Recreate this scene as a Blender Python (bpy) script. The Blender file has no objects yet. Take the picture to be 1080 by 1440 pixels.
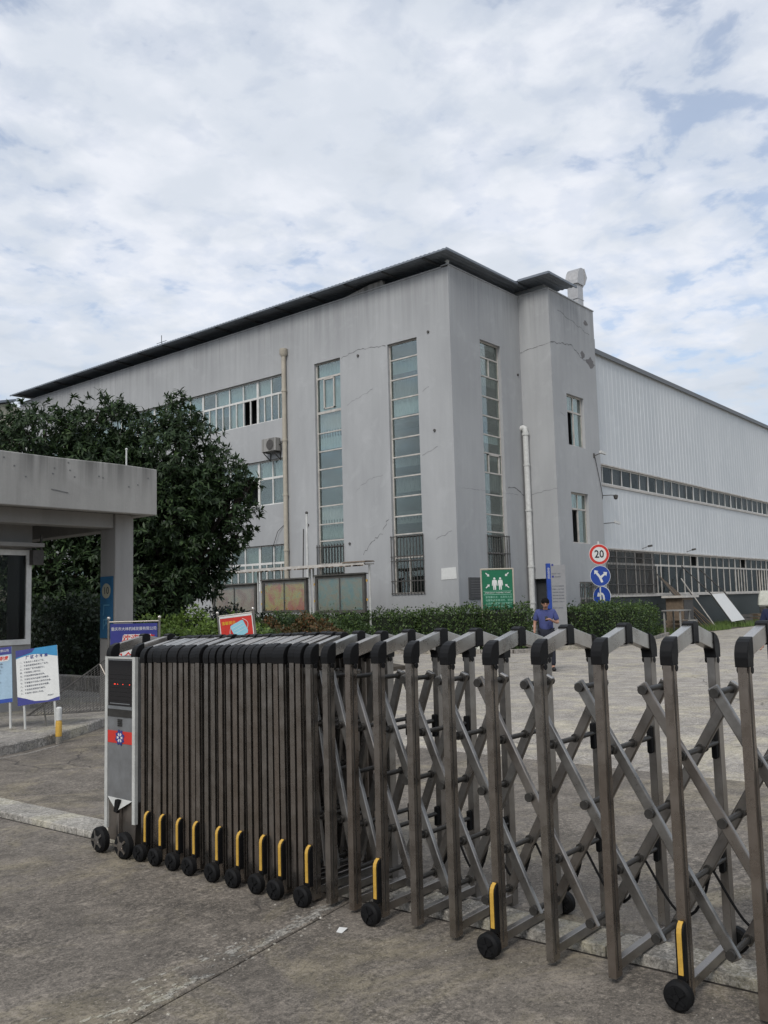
import bpy, bmesh, math, random
import numpy as np
from mathutils import Vector, Matrix
random.seed(7); rng = np.random.default_rng(11)
SC = bpy.context.scene; COL = SC.collection
PI = math.pi; R = math.radians

# ---------------------------------------------------------------- camera
# X runs along the warehouse wall (away to the right), Y along the office's long facade (away to the left)
YAW, PIT, ROL = R(39.619), R(5.901), R(-1.513)
F = Vector((math.cos(YAW)*math.cos(PIT), math.sin(YAW)*math.cos(PIT), math.sin(PIT)))
RT = Vector((math.sin(YAW), -math.cos(YAW), 0)); UP = RT.cross(F)
RC = RT*math.cos(ROL) + UP*math.sin(ROL); UC = -RT*math.sin(ROL) + UP*math.cos(ROL)
cd = bpy.data.cameras.new('camera'); cam = bpy.data.objects.new('camera', cd); COL.objects.link(cam)
cd.sensor_fit = 'VERTICAL'; cd.sensor_height = 36; cd.sensor_width = 27; cd.lens = 36*1245/1440
cd.clip_start = .05; cd.clip_end = 3000
mw = Matrix((RC, UC, -F)).transposed().to_4x4(); mw.translation = (0, 0, 1.65); cam.matrix_world = mw
SC.camera = cam

# ---------------------------------------------------------------- world, sun, exposure
SUN_EL, SUN_AZ = R(46), R(196)      # azimuth from +X, counter-clockwise
w = bpy.data.worlds.new('World'); SC.world = w; w.use_nodes = True
nt = w.node_tree; nt.nodes.clear()
def wn(t, **k):
    n = nt.nodes.new(t)
    for a, b in k.items(): setattr(n, a, b)
    return n
out = wn('ShaderNodeOutputWorld'); mixs = wn('ShaderNodeMixShader')
sky = wn('ShaderNodeTexSky', sky_type='NISHITA', sun_disc=False, sun_elevation=SUN_EL, sun_rotation=R(90)-SUN_AZ, dust_density=2.0)
b1 = wn('ShaderNodeBackground'); b1.inputs[1].default_value = .13
b2 = wn('ShaderNodeBackground'); b2.inputs[1].default_value = 1.0
L = nt.links.new
b1.inputs[1].default_value = .12
L(sky.outputs[0], b1.inputs[0])
tc = wn('ShaderNodeTexCoord'); sx = wn('ShaderNodeSeparateXYZ'); L(tc.outputs['Generated'], sx.inputs[0])
def mth(op, a, b=None, c=None, clamp=False):
    n = wn('ShaderNodeMath', operation=op, use_clamp=clamp)
    for i, v in enumerate((a, b, c)):
        if v is None: continue
        if hasattr(v, 'links'): L(v, n.inputs[i])
        else: n.inputs[i].default_value = v
    return n.outputs[0]
zz = mth('ADD', mth('MAXIMUM', sx.outputs[2], 0.0), .13)
cx = wn('ShaderNodeCombineXYZ'); L(mth('DIVIDE', sx.outputs[0], zz), cx.inputs[0]); L(mth('DIVIDE', sx.outputs[1], zz), cx.inputs[1])
def noise(scale, detail, rough, dist=0, vec=None, w_=0):
    n = wn('ShaderNodeTexNoise'); n.noise_dimensions = '4D'; n.inputs['W'].default_value = w_
    n.inputs['Scale'].default_value = scale; n.inputs['Detail'].default_value = detail
    n.inputs['Roughness'].default_value = rough; n.inputs['Distortion'].default_value = dist
    L(vec or cx.outputs[0], n.inputs['Vector']); return n.outputs['Fac']
nA = noise(9.5, 9, .55, .25, w_=5.6)      # puffs
nB = noise(1.3, 4, .5, 0, w_=2.2)           # thick and thin areas
def ramp(fac, stops):
    r = wn('ShaderNodeValToRGB'); L(fac, r.inputs[0]); e = r.color_ramp.elements
    while len(e) < len(stops): e.new(.5)
    for i, (p, c) in enumerate(stops): e[i].position = p; e[i].color = (c if len(c) == 4 else (*c, 1))
    r.color_ramp.interpolation = 'EASE'; return r.outputs[0]
thick = mth('ADD', nA, mth('MULTIPLY', mth('SUBTRACT', nB, .47), .85))
cov = ramp(thick, [(.33, (.0,)*3), (.47, (.72,)*3), (.62, (1,)*3)])
horiz = mth('SUBTRACT', 1.0, mth('MULTIPLY', sx.outputs[2], 3.2, clamp=True), clamp=True)
covh = mth('MAXIMUM', mth('ADD', mth('MULTIPLY', cov, .58), .41), mth('MULTIPLY', horiz, .97))
nC = noise(1.7, 6, .5, .1, w_=20.3)
nD = noise(5.0, 7, .55, .2, w_=31.)
ccol = ramp(mth('ADD', mth('MULTIPLY', nC, .5), mth('MULTIPLY', nD, .5)), [(.34, (.39, .43, .485)), (.48, (.475, .51, .565)), (.62, (.575, .595, .64))])
hz = wn('ShaderNodeMix', data_type='RGBA'); L(mth('POWER', horiz, 1.6), hz.inputs['Factor']); L(ccol, hz.inputs['A']); hz.inputs['B'].default_value = (.33, .385, .44, 1)
L(hz.outputs['Result'], b2.inputs[0])
L(covh, mixs.inputs[0]); L(b1.outputs[0], mixs.inputs[1]); L(b2.outputs[0], mixs.inputs[2]); L(mixs.outputs[0], out.inputs[0])
sl = bpy.data.lights.new('sun', 'SUN'); sl.energy = 1.35; sl.angle = R(22); sl.color = (1, .975, .93)
so = bpy.data.objects.new('sun', sl); COL.objects.link(so)
sd = Vector((math.cos(SUN_AZ)*math.cos(SUN_EL), math.sin(SUN_AZ)*math.cos(SUN_EL), math.sin(SUN_EL)))
so.rotation_euler = sd.to_track_quat('Z', 'Y').to_euler()
SC.view_settings.view_transform = 'Standard'; SC.view_settings.look = 'None'
SC.view_settings.gamma = 1; SC.view_settings.use_curve_mapping = False; SC.view_settings.exposure = .58

# ---------------------------------------------------------------- material helper
class NT:
    def __init__(s, name):
        s.m = bpy.data.materials.new(name); s.m.use_nodes = True; s.t = s.m.node_tree; s.p = s.t.nodes['Principled BSDF']; s.o = s.t.nodes['Material Output']
    def n(s, t, **k):
        x = s.t.nodes.new(t)
        for a, b in k.items(): setattr(x, a, b)
        return x
    def l(s, a, b): s.t.links.new(a, b)
    def pos(s, kind='Object', scale=(1, 1, 1)):
        if kind == 'World': o = s.n('ShaderNodeNewGeometry').outputs['Position']
        else: o = s.n('ShaderNodeTexCoord').outputs[kind]
        mp = s.n('ShaderNodeMapping'); mp.inputs['Scale'].default_value = scale; s.l(o, mp.inputs[0]); return mp.outputs[0]
    def noise(s, vec, scale, detail=5, rough=.6, dist=0):
        n = s.n('ShaderNodeTexNoise'); n.inputs['Scale'].default_value = scale; n.inputs['Detail'].default_value = detail
        n.inputs['Roughness'].default_value = rough; n.inputs['Distortion'].default_value = dist; s.l(vec, n.inputs['Vector']); return n.outputs['Fac']
    def ramp(s, fac, stops):
        r = s.n('ShaderNodeValToRGB'); s.l(fac, r.inputs[0]); e = r.color_ramp.elements
        while len(e) < len(stops): e.new(.5)
        for i, (p, c) in enumerate(stops): e[i].position = p; e[i].color = ((c,)*3+(1,) if not hasattr(c, '__len__') else (*c, 1))
        return r.outputs[0]
    def math(s, op, a, b=None, clamp=False):
        n = s.n('ShaderNodeMath', operation=op, use_clamp=clamp)
        for i, v in enumerate((a, b)):
            if v is None: continue
            if hasattr(v, 'links'): s.l(v, n.inputs[i])
            else: n.inputs[i].default_value = v
        return n.outputs[0]
    def mix(s, fac, a, b, mode='MIX'):
        n = s.n('ShaderNodeMix', data_type='RGBA', blend_type=mode)
        for k, v in (('Factor', fac), ('A', a), ('B', b)):
            if hasattr(v, 'links'): s.l(v, n.inputs[k])
            elif k == 'Factor': n.inputs[k].default_value = v
            else: n.inputs[k].default_value = (*v, 1) if hasattr(v, '__len__') else (v, v, v, 1)
        return n.outputs['Result']
    def bump(s, h, st=.3, d=.01):
        b = s.n('ShaderNodeBump'); b.inputs['Strength'].default_value = st; b.inputs['Distance'].default_value = d
        s.l(h, b.inputs['Height']); s.l(b.outputs[0], s.p.inputs['Normal'])
    def set(s, col=None, rough=None, metal=None, **k):
        for nm, v in (('Base Color', col), ('Roughness', rough), ('Metallic', metal), *k.items()):
            if v is None: continue
            if hasattr(v, 'links'): s.l(v, s.p.inputs[nm])
            else: s.p.inputs[nm].default_value = (*v, 1) if hasattr(v, '__len__') and len(v) == 3 else v
        return s.m

def plain(name, col, rough=.6, metal=0, var=.15, scale=8, kind='Object', spec=.35):
    """a painted / plastic surface with slight dirt mottling"""
    t = NT(name); v = t.pos(kind)
    n1 = t.noise(v, scale, 6, .65); n2 = t.noise(v, scale*7, 4, .6)
    f = t.math('ADD', t.math('MULTIPLY', n1, .7), t.math('MULTIPLY', n2, .3))
    c = t.mix(t.ramp(f, [(.3, 0.), (.7, 1.)]), tuple(x*(1-var) for x in col), tuple(min(1, x*(1+var*.6)) for x in col))
    t.bump(n2, .08, .003)
    return t.set(c, t.ramp(n1, [(.3, max(rough-.1, .02)), (.7, min(rough+.1, 1.))]), metal, **{'Specular IOR Level': spec})

def wall_mat(name, c0, c1, streak=.35, crack=.0, grime=0, gz=(.76, .93)):
    t = NT(name); v = t.pos('World'); vs = t.pos('World', (2.2, 2.2, .22)); vl = t.pos('World', (.25, .25, .12))
    big = t.noise(vl, 1.3, 4, .6, .5); st = t.noise(vs, 1.4, 7, .62, .2); fine = t.noise(v, 28, 5, .7); mid = t.noise(v, 1.2, 6, .62, .6)
    c = t.mix(t.ramp(big, [(.35, 0.), (.68, 1.)]), c0, c1)
    c = t.mix(t.math('MULTIPLY', t.ramp(st, [(.42, 0.), (.75, 1.)]), streak), c, tuple(x*.62 for x in c0))
    c = t.mix(t.math('MULTIPLY', t.ramp(mid, [(.55, 0.), (.72, 1.)]), .30), c, tuple(min(1, x*1.22) for x in c1))
    c = t.mix(t.math('MULTIPLY', fine, .22), c, tuple(x*.6 for x in c0))
    # soot and rain streaks running down from the parapet
    z = t.n('ShaderNodeSeparateXYZ'); t.l(t.pos('World'), z.inputs[0])
    vtop = t.pos('World', (3.0, 3.0, .10)); tn = t.noise(vtop, 1.8, 6, .65)
    if grime:
        up_ = t.ramp(t.math('MULTIPLY', z.outputs[2], 1/15), [(gz[0], 0.), (gz[1], 1.)]); lo_ = t.ramp(t.math('MULTIPLY', z.outputs[2], 1/15), [(.08, 1.), (.17, 0.)])
        c = t.mix(t.math('MULTIPLY', t.math('MULTIPLY', up_, t.ramp(tn, [(.42, 0.), (.62, 1.)])), grime), c, tuple(x*.52 for x in c0))
        c = t.mix(t.math('MULTIPLY', t.math('MULTIPLY', lo_, t.ramp(mid, [(.35, .2), (.65, 1.)])), grime*.8), c, tuple(x*.6 for x in c0))
    if crack:
        vv = t.n('ShaderNodeTexVoronoi', feature='DISTANCE_TO_EDGE'); vv.inputs['Scale'].default_value = .42
        wv = t.n('ShaderNodeMix', data_type='VECTOR'); nz = t.n('ShaderNodeTexNoise'); nz.inputs['Scale'].default_value = 1.6; nz.inputs['Detail'].default_value = 7
        t.l(v, nz.inputs['Vector']); wv.inputs['Factor'].default_value = .22; t.l(v, wv.inputs['A']); t.l(nz.outputs['Color'], wv.inputs['B']); t.l(wv.outputs['Result'], vv.inputs['Vector'])
        ln = t.ramp(vv.outputs['Distance'], [(.0, 1.), (.010, 0.)])
        msk = t.ramp(t.noise(t.pos('World'), .45, 3, .5), [(.54, 0.), (.6, 1.)])
        c = t.mix(t.math('MULTIPLY', t.math('MULTIPLY', ln, msk), crack), c, (.05, .05, .05))
    t.bump(t.math('ADD', fine, t.math('MULTIPLY', mid, 2.0)), .25, .01)
    return t.set(c, .9)

def concrete_mat(name, c0, c1, stain=.5, amp=.26):
    t = NT(name); v = t.pos('World')
    a = t.noise(v, .35, 6, .62, .6); b = t.noise(v, 1.7, 8, .68, .8); cc = t.noise(v, 16, 7, .75, .3); d = t.noise(v, 95, 4, .7)
    vr = t.pos('World', (1.2, 9, 1)); e = t.noise(vr, 2.2, 6, .7, .3)
    ob = t.n('ShaderNodeObjectInfo')
    c = t.mix(t.ramp(a, [(.40, 0.), (.60, 1.)]), c0, c1)
    c = t.mix(t.math('MULTIPLY', t.ramp(b, [(.44, 0.), (.62, 1.)]), stain), c, tuple(x*.40 for x in c0))
    c = t.mix(t.math('MULTIPLY', t.ramp(t.noise(v, .9, 8, .72, 1.2), [(.49, 0.), (.60, 1.)]), .75), c, tuple(x*f for x, f in zip(c1, (1.45, 1.42, 1.12))))
    c = t.mix(t.math('MULTIPLY', t.math('MULTIPLY', t.ramp(cc, [(.53, 0.), (.64, 1.)]), t.ramp(t.noise(v, 1.1, 5, .65, .5), [(.45, .15), (.62, 1.)])), .75), c, tuple(min(1, x*2.1) for x in c1))
    c = t.mix(t.math('MULTIPLY', t.ramp(e, [(.54, 0.), (.70, 1.)]), .40), c, tuple(min(1, x*1.9) for x in c1))
    c = t.mix(t.math('MULTIPLY', t.ramp(cc, [(.32, 1.), (.47, 0.)]), .7), c, tuple(x*.42 for x in c0))
    c = t.mix(t.math('MULTIPLY', t.ramp(d, [(.45, 0.), (.66, 1.)]), .35), c, tuple(x*2.1 for x in c1))
    c = t.mix(t.math('MULTIPLY', t.ramp(d, [(.30, 1.), (.46, 0.)]), .55), c, (.03, .028, .026))
    c = t.mix(t.math('MULTIPLY', ob.outputs['Random'], .16), c, tuple(min(1, x*1.35) for x in c1))
    pat = t.noise(v, 3.3, 9, .78, .4)
    c = t.mix(1., c, t.ramp(pat, [(.36, 1-amp), (.50, .98), (.64, 1+amp*1.25)]), 'MULTIPLY')
    f1 = t.noise(v, 34, 6, .72, .2); f2 = t.noise(v, 60, 3, .6); area = t.ramp(t.noise(v, 1.6, 6, .7, .8), [(.44, .12), (.60, 1.)])
    c = t.mix(t.math('MULTIPLY', t.math('MULTIPLY', t.ramp(f1, [(.545, 0.), (.585, 1.)]), area), .62), c, tuple(min(1, x*2.3) for x in c1))
    c = t.mix(t.math('MULTIPLY', t.ramp(f1, [(.415, 1.), (.45, 0.)]), .55), c, tuple(x*.40 for x in c0))
    c = t.mix(t.math('MULTIPLY', t.ramp(f2, [(.60, 0.), (.63, 1.)]), .55), c, tuple(min(1, x*2.0) for x in c1))
    # hairline cracks
    vv = t.n('ShaderNodeTexVoronoi', feature='DISTANCE_TO_EDGE'); vv.inputs['Scale'].default_value = .55
    wv = t.n('ShaderNodeMix', data_type='VECTOR'); nz = t.n('ShaderNodeTexNoise'); nz.inputs['Scale'].default_value = 2.4; nz.inputs['Detail'].default_value = 8
    t.l(v, nz.inputs['Vector']); wv.inputs['Factor'].default_value = .3; t.l(v, wv.inputs['A']); t.l(nz.outputs['Color'], wv.inputs['B']); t.l(wv.outputs['Result'], vv.inputs['Vector'])
    ln = t.math('MULTIPLY', t.ramp(vv.outputs['Distance'], [(.0, 1.), (.006, 0.)]), t.ramp(t.noise(v, .5, 3, .5), [(.5, 0.), (.56, 1.)]))
    c = t.mix(t.math('MULTIPLY', ln, .75), c, (.035, .03, .028))
    h = t.math('ADD', t.math('MULTIPLY', cc, .8), t.math('ADD', t.math('MULTIPLY', d, .35), t.math('MULTIPLY', ln, -1.2)))
    t.bump(h, .75, .012)
    return t.set(c, t.ramp(b, [(.3, .62), (.6, .92)]))

def leaf_mat(name, dark, mid, light, tr=.25, rough=.45):
    t = NT(name); g = t.n('ShaderNodeNewGeometry'); v = t.pos('World')
    c = t.ramp(g.outputs['Random Per Island'], [(0., dark), (.55, mid), (.96, light), (1., tuple(min(1, x*1.7) for x in light))])
    c = t.mix(t.ramp(t.noise(v, .9, 4, .6), [(.35, 0.), (.65, 1.)]), c, t.mix(.5, c, mid))
    t.set(c, rough, 0, **{'Specular IOR Level': .35})
    tl = t.n('ShaderNodeBsdfTranslucent'); t.l(t.mix(.5, c, light), tl.inputs[0])
    ms = t.n('ShaderNodeMixShader'); ms.inputs[0].default_value = tr; t.l(t.p.outputs[0], ms.inputs[1]); t.l(tl.outputs[0], ms.inputs[2]); t.l(ms.outputs[0], t.o.inputs[0])
    return t.m

def glass_mat(name, tint=(.86, .90, .88), refl=1.0, rough=.03, wob=.004):
    t = NT(name); t.t.nodes.remove(t.p)
    tr = t.n('ShaderNodeBsdfTransparent'); tr.inputs[0].default_value = (*tint, 1)
    gl = t.n('ShaderNodeBsdfGlossy'); gl.inputs[0].default_value = (.88, .91, .90, 1); gl.inputs['Roughness'].default_value = rough
    n = t.noise(t.pos('World', (1, 1, 1)), 1.1, 3, .5); b = t.n('ShaderNodeBump'); b.inputs['Strength'].default_value = wob; b.inputs['Distance'].default_value = .3
    t.l(n, b.inputs['Height']); t.l(b.outputs[0], gl.inputs['Normal'])
    fr = t.n('ShaderNodeFresnel'); fr.inputs[0].default_value = 1.55
    ms = t.n('ShaderNodeMixShader'); t.l(t.math('MINIMUM', t.math('MULTIPLY', fr.outputs[0], refl*.85), .42), ms.inputs[0])
    t.l(tr.outputs[0], ms.inputs[1]); t.l(gl.outputs[0], ms.inputs[2]); t.l(ms.outputs[0], t.o.inputs[0]); return t.m

def steel_mat(name, col, rough=.38, metal=.75, warm=.0):
    t = NT(name); v = t.pos('Object', (1, 1, .12)); vw = t.pos('World')
    ob = t.n('ShaderNodeObjectInfo')
    n1 = t.noise(v, 130, 3, .5); n2 = t.noise(vw, 9, 6, .65); n3 = t.noise(vw, 60, 4, .6)
    c = t.mix(t.ramp(n2, [(.35, 0.), (.7, 1.)]), tuple(x*.66 for x in col), col)
    c = t.mix(t.math('MULTIPLY', ob.outputs['Random'], .5), c, tuple(x*f for x, f in zip(col, (.86, .74, .66))))
    c = t.mix(t.math('MULTIPLY', t.ramp(n3, [(.58, 0.), (.72, 1.)]), .22), c, tuple(x*.5 for x in col))
    t.bump(n1, .12, .002)
    return t.set(c, t.math('ADD', t.math('MULTIPLY', n2, .3), rough-.12), metal)

# ---------------------------------------------------------------- mesh helper
class MB:
    def __init__(s): s.v = []; s.f = []; s.m = []
    def add(s, vs, fs, mi=0):
        o = len(s.v); s.v += [tuple(x) for x in vs]; s.f += [tuple(i+o for i in f) for f in fs]; s.m += [mi]*len(fs); return s
    def box(s, x0, x1, y0, y1, z0, z1, mi=0):
        return s.add([(x0,y0,z0),(x1,y0,z0),(x1,y1,z0),(x0,y1,z0),(x0,y0,z1),(x1,y0,z1),(x1,y1,z1),(x0,y1,z1)],
                     [(0,3,2,1),(4,5,6,7),(0,1,5,4),(1,2,6,5),(2,3,7,6),(3,0,4,7)], mi)
    def beam(s, p, q, wd, ht, up=(0, 0, 1), mi=0):
        p = Vector(p); q = Vector(q); d = (q-p).normalized(); u = Vector(up); sd_ = d.cross(u)
        if sd_.length < 1e-4: sd_ = d.cross(Vector((1, 0, 0)))
        sd_.normalize(); u = sd_.cross(d).normalized(); a = sd_*wd/2; b = u*ht/2
        return s.add([p-a-b, p+a-b, p+a+b, p-a+b, q-a-b, q+a-b, q+a+b, q-a+b], [(0,3,2,1)[::-1], (4,5,6,7)[::-1], (0,4,5,1)[::1], (1,5,6,2), (2,6,7,3), (3,7,4,0)], mi)
    def prism(s, pts, axis, a0, a1, mi=0):
        """extrude a 2-D outline; axis 'x' -> pts (y,z), 'y' -> (x,z), 'z' -> (x,y)"""
        def mk(p, a): return {'x': (a, p[0], p[1]), 'y': (p[0], a, p[1]), 'z': (p[0], p[1], a)}[axis]
        n = len(pts); vs = [mk(p, a0) for p in pts] + [mk(p, a1) for p in pts]
        return s.add(vs, [tuple(range(n))[::-1], tuple(range(n, 2*n))] + [(i, (i+1) % n, n+(i+1) % n, n+i) for i in range(n)], mi)
    def tube(s, pts, r, n=8, mi=0, cap=True, r2=None):
        pts = [Vector(p) for p in pts]; rings = []; k = len(pts); prev = None
        for i, p in enumerate(pts):
            d = ((pts[min(i+1, k-1)]-pts[max(i-1, 0)])).normalized()
            if prev is None: a = d.orthogonal().normalized()
            else: a = (prev - d*prev.dot(d)); a = a.normalized() if a.length > 1e-5 else d.orthogonal().normalized()
            prev = a; b = d.cross(a); rr = (r[i] if hasattr(r, '__len__') else (r if r2 is None else r+(r2-r)*i/(k-1)))
            rings.append([p + (a*math.cos(t)+b*math.sin(t))*rr for t in (2*PI*j/n for j in range(n))])
        vs = [v for g in rings for v in g]; fs = []
        for i in range(k-1):
            for j in range(n): fs.append((i*n+j, i*n+(j+1) % n, (i+1)*n+(j+1) % n, (i+1)*n+j))
        if cap: fs += [tuple(range(n))[::-1], tuple(range((k-1)*n, k*n))]
        return s.add(vs, fs, mi)
    def lathe(s, prof, c=(0, 0, 0), axis='z', n=20, mi=0):
        vs = []; fs = []; k = len(prof); c = Vector(c)
        for r_, h in prof:
            for j in range(n):
                t = 2*PI*j/n; a, b = r_*math.cos(t), r_*math.sin(t)
                vs.append(c+Vector({'z': (a, b, h), 'x': (h, a, b), 'y': (b, h, a)}[axis]))
        for i in range(k-1):
            for j in range(n): fs.append((i*n+j, i*n+(j+1) % n, (i+1)*n+(j+1) % n, (i+1)*n+j))
        if prof[0][0] > 1e-5: fs.append(tuple(range(n))[::-1])
        if prof[-1][0] > 1e-5: fs.append(tuple(range((k-1)*n, k*n)))
        return s.add(vs, fs, mi)
    def ico(s, c, rx, ry=None, rz=None, nu=10, nv=7, mi=0):
        ry = ry or rx; rz = rz or rx
        vs = []; fs = []
        for i in range(nv+1):
            ph = PI*i/nv
            for j in range(nu):
                t = 2*PI*j/nu; vs.append((c[0]+rx*math.sin(ph)*math.cos(t), c[1]+ry*math.sin(ph)*math.sin(t), c[2]+rz*math.cos(ph)))
        for i in range(nv):
            for j in range(nu): fs.append((i*nu+j, (i+1)*nu+j, (i+1)*nu+(j+1) % nu, i*nu+(j+1) % nu))
        return s.add(vs, fs, mi)
    def mesh(s, name, mats, bevel=0, smooth=False):
        me = bpy.data.meshes.new(name); me.from_pydata(s.v, [], s.f)
        mats = mats if isinstance(mats, (list, tuple)) else [mats]
        for m in mats: me.materials.append(m)
        if len(mats) > 1: me.polygons.foreach_set('material_index', s.m)
        bm = bmesh.new(); bm.from_mesh(me)
        bmesh.ops.recalc_face_normals(bm, faces=bm.faces)
        if bevel: bmesh.ops.bevel(bm, geom=bm.edges[:], offset=bevel, segments=1, affect='EDGES', clamp_overlap=True)
        bm.to_mesh(me); bm.free()
        if smooth:
            me.polygons.foreach_set('use_smooth', [True]*len(me.polygons))
            try: me.set_sharp_from_angle(angle=R(40))
            except Exception: pass
        me.update(); return me
    def build_each(s, name, mats, parent=None, loc=(0, 0, 0), rot=(0, 0, 0), **k):
        """every connected piece becomes an object of its own"""
        par = list(range(len(s.v)))
        def find(a):
            while par[a] != a: par[a] = par[par[a]]; a = par[a]
            return a
        for f in s.f:
            for b in f[1:]: par[find(b)] = find(f[0])
        groups = {}
        for f, mi in zip(s.f, s.m): groups.setdefault(find(f[0]), []).append((f, mi))
        res = []
        for g_ in groups.values():
            q = MB(); ids = sorted({i for f, _ in g_ for i in f}); mp = {a: b for b, a in enumerate(ids)}
            q.v = [s.v[i] for i in ids]; q.f = [tuple(mp[i] for i in f) for f, _ in g_]; q.m = [mi for _, mi in g_]
            res.append(q.build(name, mats, parent, loc, rot, **k))
        return res
    def build(s, name, mats, parent=None, loc=(0, 0, 0), rot=(0, 0, 0), **k):
        return link(s.mesh(name, mats, **k), name, parent, loc, rot)
def link(me, name, parent=None, loc=(0, 0, 0), rot=(0, 0, 0)):
    o = bpy.data.objects.new(name, me); COL.objects.link(o); o.location = loc; o.rotation_euler = rot
    if parent: o.parent = parent
    return o
def tag(o, label=None, cat=None, group=None, kind=None):
    for k, v in (('label', label), ('category', cat), ('group', group), ('kind', kind)):
        if v: o[k] = v
    return o
def empty(name, loc=(0, 0, 0), rz=0, label=None, cat=None, group=None, kind=None, parent=None):
    o = bpy.data.objects.new(name, None); o.empty_display_size = .2; COL.objects.link(o); o.location = loc; o.rotation_euler = (0, 0, rz)
    if parent: o.parent = parent
    return tag(o, label, cat, group, kind)
def copy_tree(o, parent=None):
    c = o.copy(); COL.objects.link(c); c.parent = parent
    for ch in list(o.children): copy_tree(ch, c)
    return c
def npmesh(name, V, Fq, mat):
    """fast mesh from numpy verts (N,3) and faces (M,k)"""
    me = bpy.data.meshes.new(name); me.vertices.add(len(V)); me.vertices.foreach_set('co', V.astype(np.float32).ravel())
    M_, k = Fq.shape; me.loops.add(M_*k); me.polygons.add(M_)
    me.loops.foreach_set('vertex_index', Fq.astype(np.int32).ravel())
    me.polygons.foreach_set('loop_start', np.arange(0, M_*k, k, dtype=np.int32)); me.polygons.foreach_set('loop_total', np.full(M_, k, dtype=np.int32))
    me.materials.append(mat); me.update(calc_edges=True); me.validate(); return me
def unit(a): return a/np.maximum(np.linalg.norm(a, axis=1, keepdims=True), 1e-9)
def leaves(P, D, N, ln, wd, droop=.25):
    """elongated six-corner leaves bent along the midrib. P base, D direction, N up"""
    S = unit(np.cross(D, N)); N2 = np.cross(S, D); ln = ln[:, None]; wd = wd[:, None]
    m = P + D*ln*.5 + N2*0; tip = P + D*ln - N2*ln*droop
    a1 = P + D*ln*.30 + S*wd*.5 + N2*wd*.10; b1 = P + D*ln*.30 - S*wd*.5 + N2*wd*.10
    a2 = P + D*ln*.68 + S*wd*.42 - N2*ln*droop*.35; b2 = P + D*ln*.68 - S*wd*.42 - N2*ln*droop*.35
    n = len(P); V = np.stack([P, a1, a2, tip, b2, b1], 1).reshape(-1, 3); base = np.arange(n)[:, None]*6
    Fq = np.concatenate([base+np.array([0, 1, 2, 5]), base+np.array([5, 2, 3, 4])], 0); return V, Fq
def small_leaves(P, nrm, size, spread=.9):
    n = len(P); D = unit(nrm*.4 + rng.normal(size=(n, 3))*spread); N = unit(nrm + rng.normal(size=(n, 3))*.6); S = unit(np.cross(D, N)+1e-6)
    s = (size*rng.uniform(.6, 1.3, n))[:, None]
    V = np.stack([P, P+D*s*.5+S*s*.3, P+D*s, P+D*s*.5-S*s*.3], 1).reshape(-1, 3); return V, np.arange(n*4).reshape(-1, 4)

def text(s, size, mat, parent, loc, rot=(PI/2, 0, 0), align='CENTER', name='lettering', ext=.0006, shear=0, bold=0, sx=1, spacing=1, line=1):
    cu = bpy.data.curves.new('txt', 'FONT'); cu.body = s; cu.size = size; cu.align_x = align; cu.align_y = 'CENTER'; cu.extrude = ext; cu.shear = shear
    cu.offset = bold; cu.space_character = spacing; cu.space_line = line; cu.resolution_u = 2
    t = bpy.data.objects.new('txt', cu); COL.objects.link(t); bpy.context.view_layer.update()
    me = bpy.data.meshes.new_from_object(t.evaluated_get(bpy.context.evaluated_depsgraph_get())); bpy.data.objects.remove(t)
    if sx != 1:
        for v in me.vertices: v.co.x *= sx
    me.materials.clear(); me.materials.append(mat); return link(me, name, parent, loc, rot)

# ---------------------------------------------------------------- materials
M = {}
M['wall'] = wall_mat('office_stucco', (.35, .355, .36), (.425, .43, .432), .20, .0, .42)
M['canopy'] = wall_mat('canopy_render', (.30, .292, .275), (.38, .37, .35), .6, 0, 1.1, (.232, .266))
M['guard_wall'] = wall_mat('guardhouse_render', (.27, .262, .25), (.34, .33, .315), .5)
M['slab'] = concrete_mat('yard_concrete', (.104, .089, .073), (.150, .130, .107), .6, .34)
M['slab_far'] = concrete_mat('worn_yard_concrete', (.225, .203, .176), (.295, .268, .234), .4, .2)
M['earth'] = plain('packed_earth', (.07, .058, .045), .95, var=.5, scale=1.2, kind='World')
M['joint'] = plain('joint_dirt', (.035, .03, .026), .95, var=.4, scale=4, kind='World')
M['strip'] = concrete_mat('track_concrete', (.215, .200, .175), (.285, .266, .235), .35, .2)
M['kerb'] = concrete_mat('kerb_concrete', (.17, .155, .135), (.23, .21, .19), .5)
M['steel'] = steel_mat('brushed_gate_steel', (.36, .33, .30), .25, .95)
M['steel_side'] = steel_mat('dull_gate_steel', (.36, .35, .335), .28, .92)
M['alu'] = steel_mat('gate_roof_aluminium', (.62, .615, .59), .26, .93)
M['cab'] = steel_mat('cabinet_sheet', (.25, .265, .275), .45, .45)
M['rubber'] = plain('black_rubber', (.009, .009, .0095), .7, var=.4, spec=.15)
M['capblack'] = plain('black_plastic_cap', (.008, .0078, .0082), .5, var=.35, scale=20, spec=.18)
M['darkmetal'] = plain('dark_pivot_metal', (.05, .047, .043), .45, .4, .4, 20)
M['yellow'] = plain('yellow_reflective_strip', (.55, .33, .06), .4, var=.3, scale=25)
M['white'] = plain('white_pvc', (.55, .55, .53), .5, var=.25)
M['cream'] = plain('cream_pvc', (.42, .38, .31), .55, var=.25, scale=2)
M['whitepaint'] = plain('white_paint', (.47, .47, .445), .5, var=.25, scale=6)
M['frame'] = plain('window_frame_white', (.66, .65, .62), .5, var=.3, scale=3, kind='World')
M['frame_old'] = plain('window_frame_weathered', (.52, .49, .45), .6, var=.4, scale=3, kind='World')
M['glass'] = glass_mat('window_glass')
M['glass_dark'] = glass_mat('dusty_window_glass', (.62, .63, .63), .22, .12)
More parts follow.
